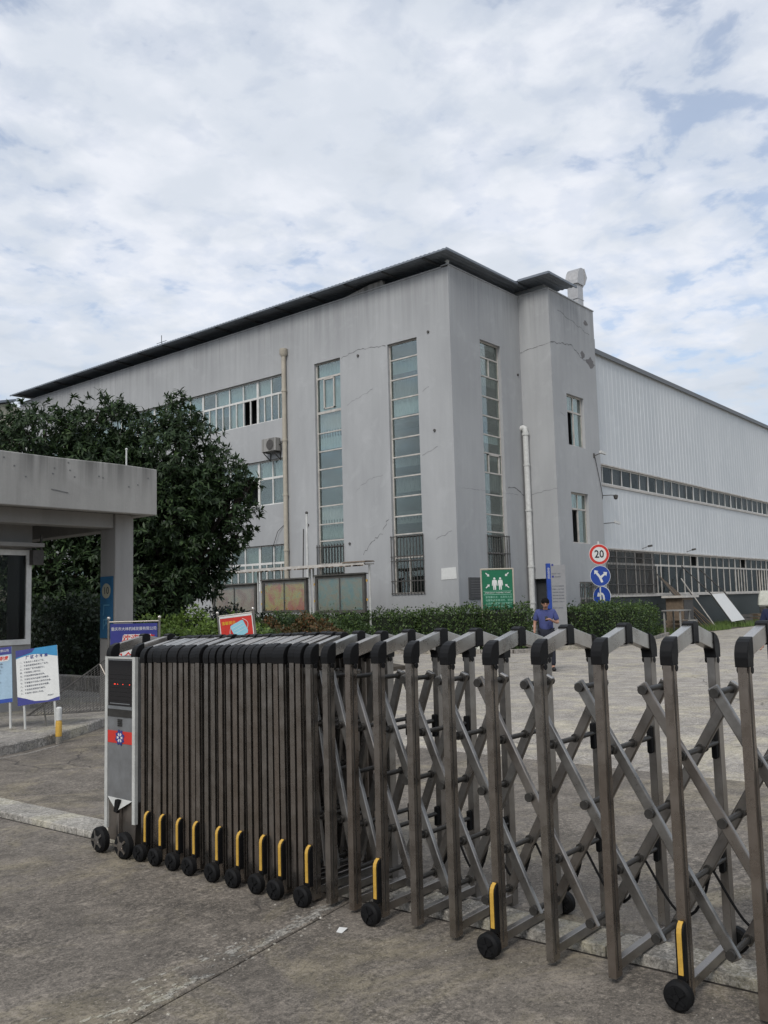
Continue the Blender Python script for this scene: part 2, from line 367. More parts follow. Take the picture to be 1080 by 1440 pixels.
M['curtain_dull'] = plain('grey_pane_backing', (.42, .415, .42), .9, var=.2, scale=2, kind='World')  # grey lightened to make up for weak reflection in warehouse panes
M['case_glass'] = glass_mat('display_case_glass', (.93, .95, .94), .35, .15)
M['slab_patch'] = concrete_mat('patching_mortar', (.17, .16, .14), (.24, .225, .20), .4)
M['base'] = plain('dark_base_paint', (.055, .065, .065), .7, var=.4, scale=2, kind='World')
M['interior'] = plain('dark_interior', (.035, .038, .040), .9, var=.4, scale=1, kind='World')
M['curtain_blue'] = plain('pale_blue_blind', (.36, .44, .46), .85, var=.2, scale=2, kind='World')
M['curtain_teal'] = plain('teal_blind', (.15, .21, .20), .85, var=.25, scale=2, kind='World')
M['curtain_grey'] = plain('grey_curtain', (.13, .145, .145), .85, var=.3, scale=2, kind='World')
M['iron'] = plain('rusty_iron_bar', (.09, .085, .08), .7, .2, .5, 10, 'World')
M['roofsheet'] = plain('blue_grey_roof_sheet', (.21, .235, .27), .6, .1, .3, 1.5, 'World')
M['clad'] = wall_mat('white_corrugated_cladding', (.56, .585, .60), (.62, .64, .65), .05)
M['trim'] = plain('grey_flashing', (.16, .165, .17), .5, .3, .3, 3, 'World')
M['galv'] = steel_mat('galvanised_duct', (.52, .54, .55), .38, .7)
M['bark'] = plain('tree_bark', (.045, .037, .03), .95, var=.5, scale=8)
M['leaf'] = leaf_mat('tree_leaf', (.008, .017, .007), (.025, .048, .017), (.062, .10, .035), .22, .55)
M['hedge'] = leaf_mat('hedge_leaf', (.018, .034, .012), (.045, .080, .022), (.10, .15, .04), .2, .5)
M['hedge_bright'] = leaf_mat('bright_shrub_leaf', (.04, .07, .015), (.10, .16, .03), (.19, .27, .06), .25, .5)
M['hedge_dark'] = leaf_mat('dark_shrub_leaf', (.006, .011, .006), (.015, .026, .012), (.035, .055, .022), .15, .5)
M['hedge_red'] = leaf_mat('red_tipped_leaf', (.03, .045, .015), (.085, .065, .025), (.19, .085, .035), .2, .5)
M['grass'] = leaf_mat('grass_blade', (.05, .08, .02), (.10, .16, .04), (.18, .25, .07), .2, .6)
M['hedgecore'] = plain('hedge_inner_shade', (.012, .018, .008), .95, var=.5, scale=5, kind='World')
M['blue'] = plain('sign_blue', (.018, .055, .28), .45, var=.15)
M['navy'] = plain('sign_navy', (.035, .04, .20), .45, var=.2)
M['signwhite'] = plain('sign_white', (.62, .62, .60), .45, var=.12)
M['red'] = plain('sign_red', (.52, .035, .025), .45, var=.15)
M['green'] = plain('sign_green', (.012, .13, .065), .45, var=.15)
M['greenlight'] = plain('sign_pale_green_text', (.22, .42, .32), .5, var=.2)
M['black'] = plain('print_black', (.02, .02, .025), .6)
M['textgrey'] = plain('print_grey', (.09, .10, .13), .6)
M['ytext'] = plain('yellow_print', (.75, .5, .03), .5)
M['maskblue'] = plain('mask_blue', (.25, .52, .62), .6)
M['paleblue'] = plain('board_pale_blue', (.30, .42, .52), .5, var=.2)
M['teal'] = plain('board_cyan', (.03, .22, .42), .5, var=.2)
M['postgrey'] = steel_mat('board_stand_steel', (.25, .24, .22), .4, .6)
M['finial'] = plain('finial_steel', (.62, .58, .54), .25, .7, .1)
M['skin'] = plain('skin', (.36, .20, .14), .6, var=.12, scale=12)
M['hair'] = plain('black_hair', (.008, .007, .007), .8, var=.4, scale=40, spec=.1)
M['shirt'] = plain('blue_polo_cloth', (.055, .068, .19), .85, var=.3, scale=9)
M['trouser'] = plain('dark_trouser_cloth', (.018, .020, .03), .9, var=.3, scale=9)
M['navycloth'] = plain('navy_work_cloth', (.014, .018, .045), .9, var=.3, scale=9)
M['shoe'] = plain('black_shoe', (.015, .014, .014), .5, var=.3)
M['wood'] = plain('weathered_wood', (.16, .12, .085), .85, var=.45, scale=9)
M['stone'] = plain('grey_stone', (.075, .075, .075), .6, var=.4, scale=10)
M['sack'] = plain('white_sack', (.50, .50, .44), .9, var=.3, scale=6)
t = NT('cabinet_display_glass'); t.set((.012, .012, .014), .08); M['display'] = t.m
t = NT('red_led'); t.set((.3, .01, .01), .4, **{'Emission Color': (1., .06, .03), 'Emission Strength': 1.6}); M['led'] = t.m
def poster_mat(name, cols, seed):
    t = NT(name); v = t.pos('Object'); a = t.noise(t.pos('Object', (1.3, 1.3, 1.3)), 1.1+seed*.13, 4, .6, .6)
    b = t.noise(t.pos('Object', (5, 5, 22)), 2.2, 5, .7)
    c = t.ramp(a, [(.28+i*.44/(len(cols)-1), x) for i, x in enumerate(cols)])
    c = t.mix(t.math('MULTIPLY', t.ramp(b, [(.52, 0.), (.66, 1.)]), .35), c, (.12, .11, .10)); return t.set(c, .7)
M['poster1'] = poster_mat('faded_pink_poster', [(.22, .10, .07), (.30, .17, .12), (.34, .25, .17), (.18, .22, .19)], 1)
M['poster2'] = poster_mat('faded_yellow_red_poster', [(.50, .04, .02), (.46, .12, .03), (.44, .33, .04), (.18, .26, .17)], 2)
M['poster3'] = poster_mat('faded_teal_poster', [(.07, .17, .20), (.13, .21, .18), (.24, .19, .11), (.12, .18, .19)], 5)
M['caseframe'] = plain('weathered_case_frame', (.10, .095, .085), .7, .2, .5, 6)

# ---------------------------------------------------------------- ground
g = MB(); g.box(-1500, 1500, -1500, 1500, -.6, -.014); ground = tag(g.build('ground', M['joint']), kind='structure')
def slab(poly, mat):
    m = MB().prism(poly, 'z', -.10, 0); o = m.build('concrete_slab', mat, ground, bevel=.004); return o
def xn(y): return 3.97-.044*(y-1.5)
def xf(y): return 4.18-.030*(y-1.5)
def jx(x): return 2.86+.16*x      # the skewed joint that crosses in front of the gate
ga = .006
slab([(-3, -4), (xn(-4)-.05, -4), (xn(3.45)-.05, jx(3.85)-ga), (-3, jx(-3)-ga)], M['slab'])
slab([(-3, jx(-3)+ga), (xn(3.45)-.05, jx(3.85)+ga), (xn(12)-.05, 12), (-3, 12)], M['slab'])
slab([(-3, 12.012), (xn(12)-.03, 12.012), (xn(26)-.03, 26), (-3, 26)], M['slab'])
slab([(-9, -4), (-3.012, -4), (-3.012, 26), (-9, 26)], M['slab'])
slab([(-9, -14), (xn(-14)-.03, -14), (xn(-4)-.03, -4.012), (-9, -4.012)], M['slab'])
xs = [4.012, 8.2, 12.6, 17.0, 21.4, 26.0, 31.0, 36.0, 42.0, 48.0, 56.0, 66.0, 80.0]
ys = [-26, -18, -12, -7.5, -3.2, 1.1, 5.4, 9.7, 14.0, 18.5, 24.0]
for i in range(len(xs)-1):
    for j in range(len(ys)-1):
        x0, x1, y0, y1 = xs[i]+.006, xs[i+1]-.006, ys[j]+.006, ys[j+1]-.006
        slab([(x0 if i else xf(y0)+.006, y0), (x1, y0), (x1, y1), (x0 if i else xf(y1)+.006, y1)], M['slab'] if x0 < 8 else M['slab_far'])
for j in range(26):
    a0, a1 = -12+j*1.4+.004, -12+(j+1)*1.4-.004
    MB().prism([(xn(a0), a0), (xf(a0), a0), (xf(a1), a1), (xn(a1), a1)], 'z', -.1, .034).build('track_block', M['strip'], ground, bevel=.006)
# spalled lips of the joint: thin broken patches of pale patching mortar
def spall(cx_, cy_, n_, L_, W_, seed):
    q = random.Random(seed)
    for k in range(n_):
        u = q.uniform(0, L_); a = cx_+u; b = jx(a)+.03+abs(q.gauss(0, W_)); s_ = q.uniform(.006, .024); pts = []
        for i in range(13): t_ = 2*PI*i/13; rr_ = s_*q.uniform(.25, 1.35); pts.append((a+math.cos(t_)*rr_*1.7, b+math.sin(t_)*rr_*.7))
        MB().prism(pts, 'z', -.002, .0012+.0016*q.random()).build('mortar_patch', M['slab_patch'], ground)
spall(2.2, 0, 60, 1.5, .028, 1); spall(3.1, 0, 60, .68, .045, 2); spall(1.9, 0, 40, 1.2, .12, 3)
# guardhouse island
isl = [(4.2, 17.5), (4.6, 10.15), (5.4, 10.25), (6.2, 10.62), (6.9, 11.06), (7.6, 11.62), (8.6, 12.3), (9.3, 13.0), (9.6, 14.0), (9.62, 17.5)]
MB().prism(isl, 'z', -.1, .12).build('island_pavement', concrete_mat('island_concrete', (.20, .185, .165), (.27, .25, .225), .4), ground, bevel=.015)
ip = bpy.data.objects['island_pavement']
wl = MB()
for (a, b) in (((4.9, 10.02), (5.5, 10.1)), ((5.5, 10.1), (6.05, 10.36))): wl.beam((a[0], a[1], .002), (b[0], b[1], .002), .05, .004)
wl.build('worn_white_line', M['kerb'], ground)
# small loose bits along the joint and by the gate
pb = MB()
for k in range(260):
    if k < 150: x = random.uniform(.6, 3.6); y = jx(x)+random.gauss(.05, .07); s_ = random.uniform(.003, .011)
    else: x = random.uniform(1.6, 3.7); y = random.uniform(.8, 5.5); s_ = random.uniform(.002, .006)
    a = random.random()*PI; c, q = math.cos(a)*s_, math.sin(a)*s_
    pb.add([(x-c, y-q, 0), (x+q, y-c, 0), (x+c*1.3, y+q, 0), (x-q, y+c*.8, 0), (x, y, s_*.7)], [(0, 1, 4), (1, 2, 4), (2, 3, 4), (3, 0, 4), (3, 2, 1, 0)])
tag(pb.build('grit', M['strip']), 'pale concrete crumbs scattered along the pavement joint', 'grit', kind='stuff')
tag(MB().add([(0,0,.001),(.05,.005,.012),(.065,.03,.002),(.03,.045,.014),(-.01,.03,.003)], [(0,1,2,3,4)]).build('paper_scrap', M['signwhite'], loc=(3.42, 3.18, 0)), 'small white paper scrap lying on the concrete before the gate', 'litter')

# ---------------------------------------------------------------- walls with openings
def wall_holes(name, axis, plane, u0, u1, z0, z1, holes, mat, parent, th=.26, inward=1):
    """axis 'x': wall in plane x=plane, u is y; 'y': plane y=plane, u is x. inward = +1 / -1 thickness direction"""
    us = sorted({u0, u1, *[h[0] for h in holes], *[h[1] for h in holes]}); zs = sorted({z0, z1, *[h[2] for h in holes], *[h[3] for h in holes]})
    m = MB()
    def P(u, d, z): return (plane+d*inward, u, z) if axis == 'x' else (u, plane+d*inward, z)
    for i in range(len(us)-1):
        for j in range(len(zs)-1):
            uc, zc = (us[i]+us[i+1])/2, (zs[j]+zs[j+1])/2
            if any(h[0] < uc < h[1] and h[2] < zc < h[3] for h in holes): continue
            for d in (0, th): m.add([P(us[i], d, zs[j]), P(us[i+1], d, zs[j]), P(us[i+1], d, zs[j+1]), P(us[i], d, zs[j+1])], [(0, 1, 2, 3)])
    for (a, b, c, d_) in holes:
        m.add([P(a,0,c),P(b,0,c),P(b,0,d_),P(a,0,d_),P(a,th,c),P(b,th,c),P(b,th,d_),P(a,th,d_)], [(0,1,5,4),(1,2,6,5),(2,3,7,6),(3,0,4,7)])
    return m.build(name, mat, parent)
def window(parent, axis, plane, u0, u1, z0, z1, vbars, hbars, inward=1, fw=.06, inset=.12, mat=None, glass=None, curtain=None, grille=None, extra=None, name='window'):
    """frame mesh with panes (sub-parts). vbars/hbars are inner bar positions; curtain(i,j)->material or None"""
    mat = mat or M['frame']; glass = glass or M['glass']
    def BX(m, ua, ub, da, db, za, zb, mi=0):
        a, b = sorted((plane+inward*da, plane+inward*db))
        (m.box(a, b, ua, ub, za, zb, mi) if axis == 'x' else m.box(ua, ub, a, b, za, zb, mi))
    fr = MB(); h = fw/2; d0, d1 = inset, inset+.06
    BX(fr, u0, u1, d0, d1, z0, z0+fw); BX(fr, u0, u1, d0, d1, z1-fw, z1)
    BX(fr, u0, u0+fw, d0+.001, d1-.001, z0+fw, z1-fw); BX(fr, u1-fw, u1, d0+.001, d1-.001, z0+fw, z1-fw)
    hb = [x if hasattr(x, '__len__') else (x, fw) for x in hbars]; vb = [x if hasattr(x, '__len__') else (x, fw) for x in vbars]
    for (z, t_) in hb: BX(fr, u0+fw, u1-fw, d0, d1, z-t_/2, z+t_/2)
    for (u, t_) in vb: BX(fr, u-t_/2, u+t_/2, d0+.002, d1-.002, z0+fw, z1-fw)
    if extra: extra(lambda ua, ub, za, zb: BX(fr, ua, ub, d0-.012, d1-.004, za, zb))
    w_ = fr.build(name, mat, parent)
    ue = [u0+fw]+[x for (u, t_) in sorted(vb) for x in (u-t_/2, u+t_/2)]+[u1-fw]; ze = [z0+fw]+[x for (z, t_) in sorted(hb) for x in (z-t_/2, z+t_/2)]+[z1-fw]
    for i in range(0, len(ue), 2):
        for j in range(0, len(ze), 2):
            ua, ub, za, zb = ue[i], ue[i+1], ze[j], ze[j+1]; c = curtain(i//2, j//2) if curtain else None
            if c != 'open':
                p = MB(); BX(p, ua, ub, d0+.026, d0+.032, za, zb); p.build('pane', glass, w_)
            if c and c != 'open':
                cm, frac = c; cu = MB(); n = max(4, int((ub-ua)/.07)); D = d1+.07
                def PP(u, d, z): return (plane+inward*d, u, z) if axis == 'x' else (u, plane+inward*d, z)
                zb2, za2 = zb+.03, zb-(zb-za)*frac
                for q in range(n):
                    a_, b_ = ua+(ub-ua)*q/n, ua+(ub-ua)*(q+1)/n; e0, e1 = D+.02*(q % 2), D+.02*((q+1) % 2)
                    cu.add([PP(a_, e0, za2), PP(b_, e1, za2), PP(b_, e1, zb2), PP(a_, e0, zb2)], [(0, 1, 2, 3)])
                cu.build('curtain', cm, w_)
    if grille:
        ga_, gb_, gz0, gz1, npk, rails = grille; gm = MB()
        for q in range(npk+1):
            u = ga_+(gb_-ga_)*q/npk; BX(gm, u-.010, u+.010, -.05, -.028, gz0, gz1)
        for z in rails: BX(gm, ga_-.03, gb_+.03, -.056, -.051, z-.018, z+.018)
        tag(gm.build('security_grille', M['iron'], w_))
    return w_

# ---------------------------------------------------------------- office building
FX, CY = 25.6, 17.88; TXI, TY, TX1 = 30.46, 16.5, 34.35; YE = 48.5; PH = 13.8
office = empty('office_building', (FX, CY, 0), 0, 'grey three-storey office block with tall strip windows and dark metal roof', 'building')
def reparent(o, root):
    o.parent = root; o.matrix_parent_inverse = Matrix.Translation(root.location).inverted()
hA = (23.27, 24.70, 2.0, 11.48); hB = (19.40, 20.82, 1.98, 11.48)
ribs_ = [(26.52, 48.0, 9.52, 11.46), (26.50, 48.0, 5.93, 7.86), (26.50, 48.0, 2.30, 4.23)]
K = []      # collects office parts
K.append(wall_holes('wall', 'x', FX, CY, YE, -.1, PH, [hA, hB]+ribs_, M['wall'], None))
hS = (27.53, 28.96, 1.95, 11.50)
K.append(wall_holes('wall', 'y', CY, FX, TXI+.26, -.1, PH+.05, [hS], M['wall'], None))
hD = (16.62, 17.72, .1, 2.45)
K.append(wall_holes('wall', 'x', TXI, TY, CY, -.1, PH+.08, [hD], M['wall'], None))
hT = [(31.60, 33.05, 7.76, 9.86), (31.60, 33.05, 3.83, 5.87), (31.95, 33.35, .25, 2.30)]
K.append(wall_holes('wall', 'y', TY, TXI, TX1, -.1, PH+.08, hT, M['wall'], None))
K.append(wall_holes('wall', 'x', TX1, TY, 21.0, -.1, PH+.08, [], M['wall'], None, inward=-1))
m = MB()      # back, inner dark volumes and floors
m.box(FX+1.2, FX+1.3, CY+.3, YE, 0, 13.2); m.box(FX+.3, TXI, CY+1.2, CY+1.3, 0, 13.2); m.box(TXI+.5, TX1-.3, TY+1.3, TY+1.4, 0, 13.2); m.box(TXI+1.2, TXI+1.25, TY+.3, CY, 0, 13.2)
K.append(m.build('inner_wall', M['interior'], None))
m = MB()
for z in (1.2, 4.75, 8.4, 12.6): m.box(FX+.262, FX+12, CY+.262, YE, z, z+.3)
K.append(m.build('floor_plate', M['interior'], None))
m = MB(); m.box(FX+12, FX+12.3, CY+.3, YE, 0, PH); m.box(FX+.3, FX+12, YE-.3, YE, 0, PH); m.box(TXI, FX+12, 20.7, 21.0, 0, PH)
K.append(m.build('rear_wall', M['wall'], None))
CB, CT, CG = M['curtain_blue'], M['curtain_teal'], M['curtain_grey']
# tall stair windows (facade)
barsA = [3.28, 4.20, 4.87, 5.60, 6.34, 7.10, 7.83, 8.58, (9.42, .10), (10.85, .08)]
def exA(b):
    b(23.72, 23.77, 9.55, 10.80); b(24.26, 24.31, 9.55, 10.80); b(23.72, 24.31, 9.55, 9.60); b(23.74, 24.29, 10.75, 10.80)
def curA(i, j): return [None, None, (CT, .9), (M['curtain_dull'], 1.), None, None, None, (CB, .9), (M['curtain_dull'], 1.), (CB, 1.), (CB, 1.)][j]
K.append(window(None, 'x', FX, *hA, [], barsA, curtain=curA, extra=exA, grille=(23.27, 24.70, 2.05, 4.05, 9, (2.1, 2.7, 3.25, 3.95)), glass=M['glass'], mat=M['frame_old'], fw=.05))
barsB = [3.32, 4.19, 4.87, 5.60, 6.35, 7.11, 7.82, 8.60, 9.33, 10.08, 10.85]
def curB(i, j): return [None, None, (CG, .4), None, (CG, .8), (CG, .5), None, None, (CB, .9), (CG, 1.), (CT, .7), None][j]
def exB(b): b(20.07, 20.13, 2.05, 3.28)
K.append(window(None, 'x', FX, *hB, [], barsB, curtain=curB, extra=exB, grille=(19.36, 20.86, 1.95, 4.15, 10, (2.0, 2.45, 3.2, 3.36, 4.10)), mat=M['frame_old'], fw=.05))
barsS = [3.42, 4.21, 4.87, 5.62, 6.45, 7.20, 7.90, 8.63, 9.37, 10.16, 10.88]
def curS(i, j): return [None, None, (CG, .5), None, (CG, .8), (CG, .3), (CB, .4), None, None, (CG, .4), (CG, 1.), (CG, .3)][j]
def exS(b):
    b(28.22, 28.27, 10.16, 10.88); b(28.0, 28.05, 6.45, 7.2); b(28.72, 28.77, 6.45, 7.2); b(28.0, 28.77, 7.12, 7.17)
K.append(window(None, 'y', CY, *hS, [], barsS, curtain=curS, extra=exS, grille=(27.50, 29.0, 1.95, 4.1, 9, (2.0, 2.7, 3.4, 4.05)), mat=M['frame_old'], fw=.05))
# ribbon windows, in bays of four lights
rr = random.Random(5)
for (a, b, z0, z1) in ribs_:
    y = a; k = 0
    while y < b-.3:
        n = 2 if k == 0 else 4; w_ = (.93*n) if k else 1.75; y2 = min(y+w_, b)
        zt = z0+(z1-z0)*.60
        vb = [y+(y2-y)*i/n for i in range(1, n)]
        opens = {i: rr.random() for i in range(n)}
        ex = [(y+(y2-y)*(i+.5)/n) for i in range(n) if opens[i] > .35]
        def exr(bx, ex=ex, z0=z0, zt=zt):
            for u in ex: bx(u-.022, u+.022, z0+.05, zt-.03)
        base = CT if z0 < 3 else CB
        def cur(i, j, base=base, o=opens):
            q = rr.random()
            if j == 1: return (base, 1.) if q < .85 else None
            return 'open' if q < .18 else ((base, 1.) if q < .55 else ((CG, rr.uniform(.4, .9)) if q < .75 else None))
        K.append(window(None, 'x', FX, y, y2-.004, z0, z1, vb, [(zt, .09)], curtain=cur, extra=exr, fw=.06))
        y = y2; k += 1
# tower windows
for q, (a, b, z0, z1) in enumerate(hT):
    mid = (a+b)/2; zt = z0+(z1-z0)*.68
    K.append(window(None, 'y', TY, a, b, z0, z1, [mid], [(zt, .07)], curtain=(lambda i, j, q=q: (CB, 1.) if (i == 1 and q < 1) or j == 1 else None if i else 'open') if q < 2 else (lambda i, j: (CT, 1.) if i else None), mat=M['frame_old'],
                    grille=None if q < 2 else (31.95, 33.35, .3, 2.25, 10, (.5, 1.3, 2.1))))
K.append(MB().box(TXI+.2, TXI+.24, hD[0], hD[1], .1, 2.45).build('door', M['interior'], None))  # dark sheet across the doorway, its colour stands for the unlit opening
# plinth moulding, parapet coping, metal roof
m = MB(); m.box(FX-.03, FX+.29, CY+.3, YE, PH, PH+.05); m.box(FX-.03, TXI, CY-.03, CY+.29, PH+.05, PH+.09); m.box(TXI-.03, TXI+.29, TY-.03, CY-.032, PH+.08, PH+.12); m.box(TXI+.292, TX1+.03, TY-.03, TY+.29, PH+.08, PH+.12)
K.append(m.build('parapet_coping', M['wall'], None))
def corr(m, p0, p1, q0, q1, pitch=.2, amp=.03):
    """corrugated sheet spanned between edge p0-p1 and edge q0-q1"""
    p0, p1, q0, q1 = map(Vector, (p0, p1, q0, q1)); n = int((p1-p0).length/pitch*2)
    vs = []
    for i in range(n+1):
        t_ = i/n; h_ = amp if i % 2 else 0
        a_, b_ = p0.lerp(p1, t_), q0.lerp(q1, t_); vs += [a_+Vector((0, 0, h_)), b_+Vector((0, 0, h_)), a_+Vector((0, 0, h_-.012)), b_+Vector((0, 0, h_-.012))]
    fs = []
    for i in range(n):
        a_ = i*4; fs += [(a_, a_+1, a_+5, a_+4), (a_+2, a_+6, a_+7, a_+3), (a_, a_+4, a_+6, a_+2)]
    m.add(vs, fs)
rf = MB(); ZR = 14.20
corr(rf, (25.0, 17.55, ZR), (25.0, 48.6, ZR), (32.1, 17.55, ZR+.10), (32.1, 48.6, ZR+.10))
corr(rf, (29.9, 16.15, ZR+.12), (29.9, 19.6, ZR+.125), (32.2, 16.15, ZR+.14), (32.2, 19.6, ZR+.145))
K.append(rf.build('roof', M['roofsheet'], None))
m = MB()
m.box(25.02, 29.88, 17.50, 17.545, ZR-.045, ZR+.04); m.box(25.0, 25.03, 17.55, 48.6, ZR-.05, ZR+.004); m.box(29.86, 29.899, 16.12, 17.49, ZR+.06, ZR+.15); m.box(29.90, 32.2, 16.10, 16.145, ZR+.06, ZR+.15)
K.append(m.build('roof_fascia', M['roofsheet'], None))
m = MB(); m.box(FX+.75, TXI+.6, CY+.45, CY+.5, PH, ZR+.02); m.box(FX+.75, FX+.8, CY+.5, YE-.3, PH, ZR+.25); m.box(TXI+.5, TX1-.25, TY+.45, TY+.5, PH, ZR+.1); m.box(TXI+.5, TXI+.55, TY+.5, CY+.4, PH, ZR+.1)
K.append(m.build('clerestory_sheet', M['clad'], None))
m = MB()
for k in range(16): y = 18.6+k*1.95; m.box(25.1, 26.2, y, y+.05, ZR-.09, ZR-.02)
K += m.build_each('roof_bracket', M['trim'], None)
m = MB(); m.tube([(25.75, 18.0, 13.8), (25.75, 18.0, 14.02)], .06, 10); m.ico((25.75, 18.0, 14.04), .08)
K.append(m.build('vent_pipe', M['white'], None))
# crumbling repaired piece lying on the parapet and wall damage
m = MB(); m.prism([(20.9, PH+.05), (23.1, PH+.05), (22.6, PH+.12), (21.6, PH+.26), (21.0, PH+.27)], 'x', FX+.0, FX+.2); K.append(m.build('parapet_patch', M['canopy'], None))
def crack(path, wd=.012, off=.003, jit=.05, axis='x', plane=FX, seed=1):
    q = random.Random(seed); pts = []
    for (a, b) in zip(path[:-1], path[1:]):
        n = max(2, int(math.dist(a, b)/.11))
        for i in range(n): t_ = i/n; pts.append((a[0]+(b[0]-a[0])*t_+q.uniform(-jit, jit), a[1]+(b[1]-a[1])*t_+q.uniform(-jit, jit)))
    pts.append(path[-1]); mm = MB()
    for i in range(len(pts)-1):
        w0, w1 = wd*q.uniform(.25, 1.1), wd*q.uniform(.25, 1.1); (u0, z0), (u1, z1) = pts[i], pts[i+1]
        if axis == 'x': vs = [(plane-off, u0, z0-w0), (plane-off, u1, z1-w1), (plane-off, u1, z1+w1), (plane-off, u0, z0+w0)]
        else: vs = [(u0, plane-off, z0-w0), (u1, plane-off, z1-w1), (u1, plane-off, z1+w1), (u0, plane-off, z0+w0)]
        mm.add(vs, [(0, 1, 2, 3)])
    return mm.build('wall_crack', M['darkcrack'], None)
M['darkcrack'] = plain('dark_crack_line', (.15, .15, .15), .95)  # plain grey for the crack lines and small chips
for a in (([(23.2, 11.42), (22.3, 11.6), (20.9, 11.45)], .016, .003, .035), ([(22.3, 3.5), (21.9, 3.9), (21.3, 4.3), (20.95, 4.9)], .02, .003, .06),
          ([(22.6, 6.0), (21.9, 6.4), (21.2, 6.5)], .008), ([(19.3, 7.0), (18.6, 7.25)], .010), ([(22.9, 9.5), (21.6, 9.9)], .008), ([(18.8, 3.9), (18.1, 4.15)], .010), ([(19.2, 9.35), (18.9, 9.5)], .01)):
    K.append(crack(*a, seed=len(K)))
for a in (([(30.5, 11.75), (32.2, 11.95), (33.2, 11.55), (34.3, 11.5)], .022, .003, .05), ([(31.2, 13.2), (32.6, 12.95), (33.9, 12.75)], .014, .003, .05)):
    K.append(crack(*a, axis='y', plane=TY, seed=len(K)))
K.append(crack([(29.1, 5.95), (29.6, 6.0), (30.3, 5.75)], .03, .003, .04, 'y', CY, 77)); K.append(crack([(26.0, 5.7), (29.9, 5.75)], .006, .003, .02, 'y', CY, 78))
K.append(crack([(16.5, 11.72), (17.9, 11.55)], .014, .003, .03, 'x', TXI, 79)); K.append(crack([(16.5, 5.9), (17.9, 5.75)], .010, .003, .03, 'x', TXI, 80))
K.append(crack([(17.95, 10.2), (17.93, 9.4)], .01, .003, .02, 'x', FX, 81)); K.append(crack([(31.0, 9.0), (31.4, 8.9)], .01, .003, .02, 'y', TY, 83))
for (u, z) in ((18.85, 11.55), (22.3, 11.35), (18.7, 7.85), (25.2, 4.9), (22.95, 4.0)):
    K.append(MB().lathe([(.05, -.02), (.05, .02), (.03, .05)], (FX-.02, u, z), 'x', 10).build('wall_anchor', M['iron'], None))
K.append(MB().lathe([(.05, -.02), (.05, .02)], (30.2, CY-.02, 10.6), 'y', 10).build('wall_anchor', M['iron'], None))
# exposed patches of render near the tower corner
def patch(axis, plane, u, z, r_, n=11, seed=0):
    q = random.Random(seed); pts = [(u+math.cos(2*PI*i/n)*r_*q.uniform(.5, 1.3)*1.5, z+math.sin(2*PI*i/n)*r_*q.uniform(.5, 1.2)) for i in range(n)]
    return MB().prism(pts, 'y' if axis == 'y' else 'x', plane-.006, plane-.001).build('render_patch', M['darkpatch'], None)
M['darkpatch'] = wall_mat('bare_render_patch', (.15, .145, .145), (.20, .19, .19), .6)
K += [patch('y', TY, 33.9, 11.55, .24, seed=3), patch('y', TY, 33.2, 11.75, .16, seed=4), patch('y', TY, 33.6, 13.2, .12, seed=6)]
# downpipes, AC, cable, plaque, notice, camera
m = MB(); m.tube([(FX-.12, 26.37, .1), (FX-.12, 26.37, 12.2)], .095, 14)
K.append(m.build('downpipe', M['cream'], None, smooth=True))
m = MB(); m.lathe([(.10, 0), (.17, .12), (.17, .34), (.12, .34)], (FX-.12, 26.37, 12.1), 'z', 14)
for z in (1.6, 3.9, 6.2, 8.5, 10.6): m.lathe([(.115, 0), (.115, .09)], (FX-.12, 26.37, z), 'z', 14)
K += m.build_each('pipe_collar', M['cream'], None, smooth=True)
m = MB(); m.tube([(30.3, CY+.02, 8.42), (30.3, CY-.10, 8.45), (30.3, CY-.17, 8.40), (30.3, CY-.18, 8.25), (30.3, CY-.18, .1)], .115, 14)
K.append(tag(m.build('downpipe', M['white'], None, smooth=True), 'thick off-white pipe'))
m = MB()
for z in (1.5, 2.9, 5.1, 6.9): m.lathe([(.135, 0), (.135, .07)], (30.3, CY-.18, z), 'z', 14)
m.lathe([(.14, 0), (.14, .10)], (30.3, CY-.18, 8.13), 'z', 14); K += m.build_each('pipe_collar', M['white'], None, smooth=True)
K.append(tag(MB().box(26.2, 27.15, CY-.04, CY-.002, 1.72, 2.50).build('wall_plaque', M['stone'], None, bevel=.008), 'dark engraved stone plaque'))
m = MB()
for k in range(7): m.box(26.3, 26.3+.75*random.uniform(.7, 1), CY-.046, CY-.0405, 1.82+k*.09, 1.84+k*.09)
K.append(m.build('plaque_text', M['darkpatch'], None))
K.append(tag(MB().add([(FX-.012, 17.95, 2.45), (FX-.014, 18.62, 2.43), (FX-.02, 18.6, 2.84), (FX-.012, 17.97, 2.86), (FX-.004, 17.95, 2.45), (FX-.004, 18.62, 2.43), (FX-.004, 18.6, 2.84), (FX-.004, 17.97, 2.86)], [(0,1,2,3), (7,6,5,4), (0,4,5,1), (1,5,6,2), (2,6,7,3), (3,7,4,0)]).build('wall_notice', M['signwhite'], None), 'blank white sheet'))
for o in K: reparent(o, office)

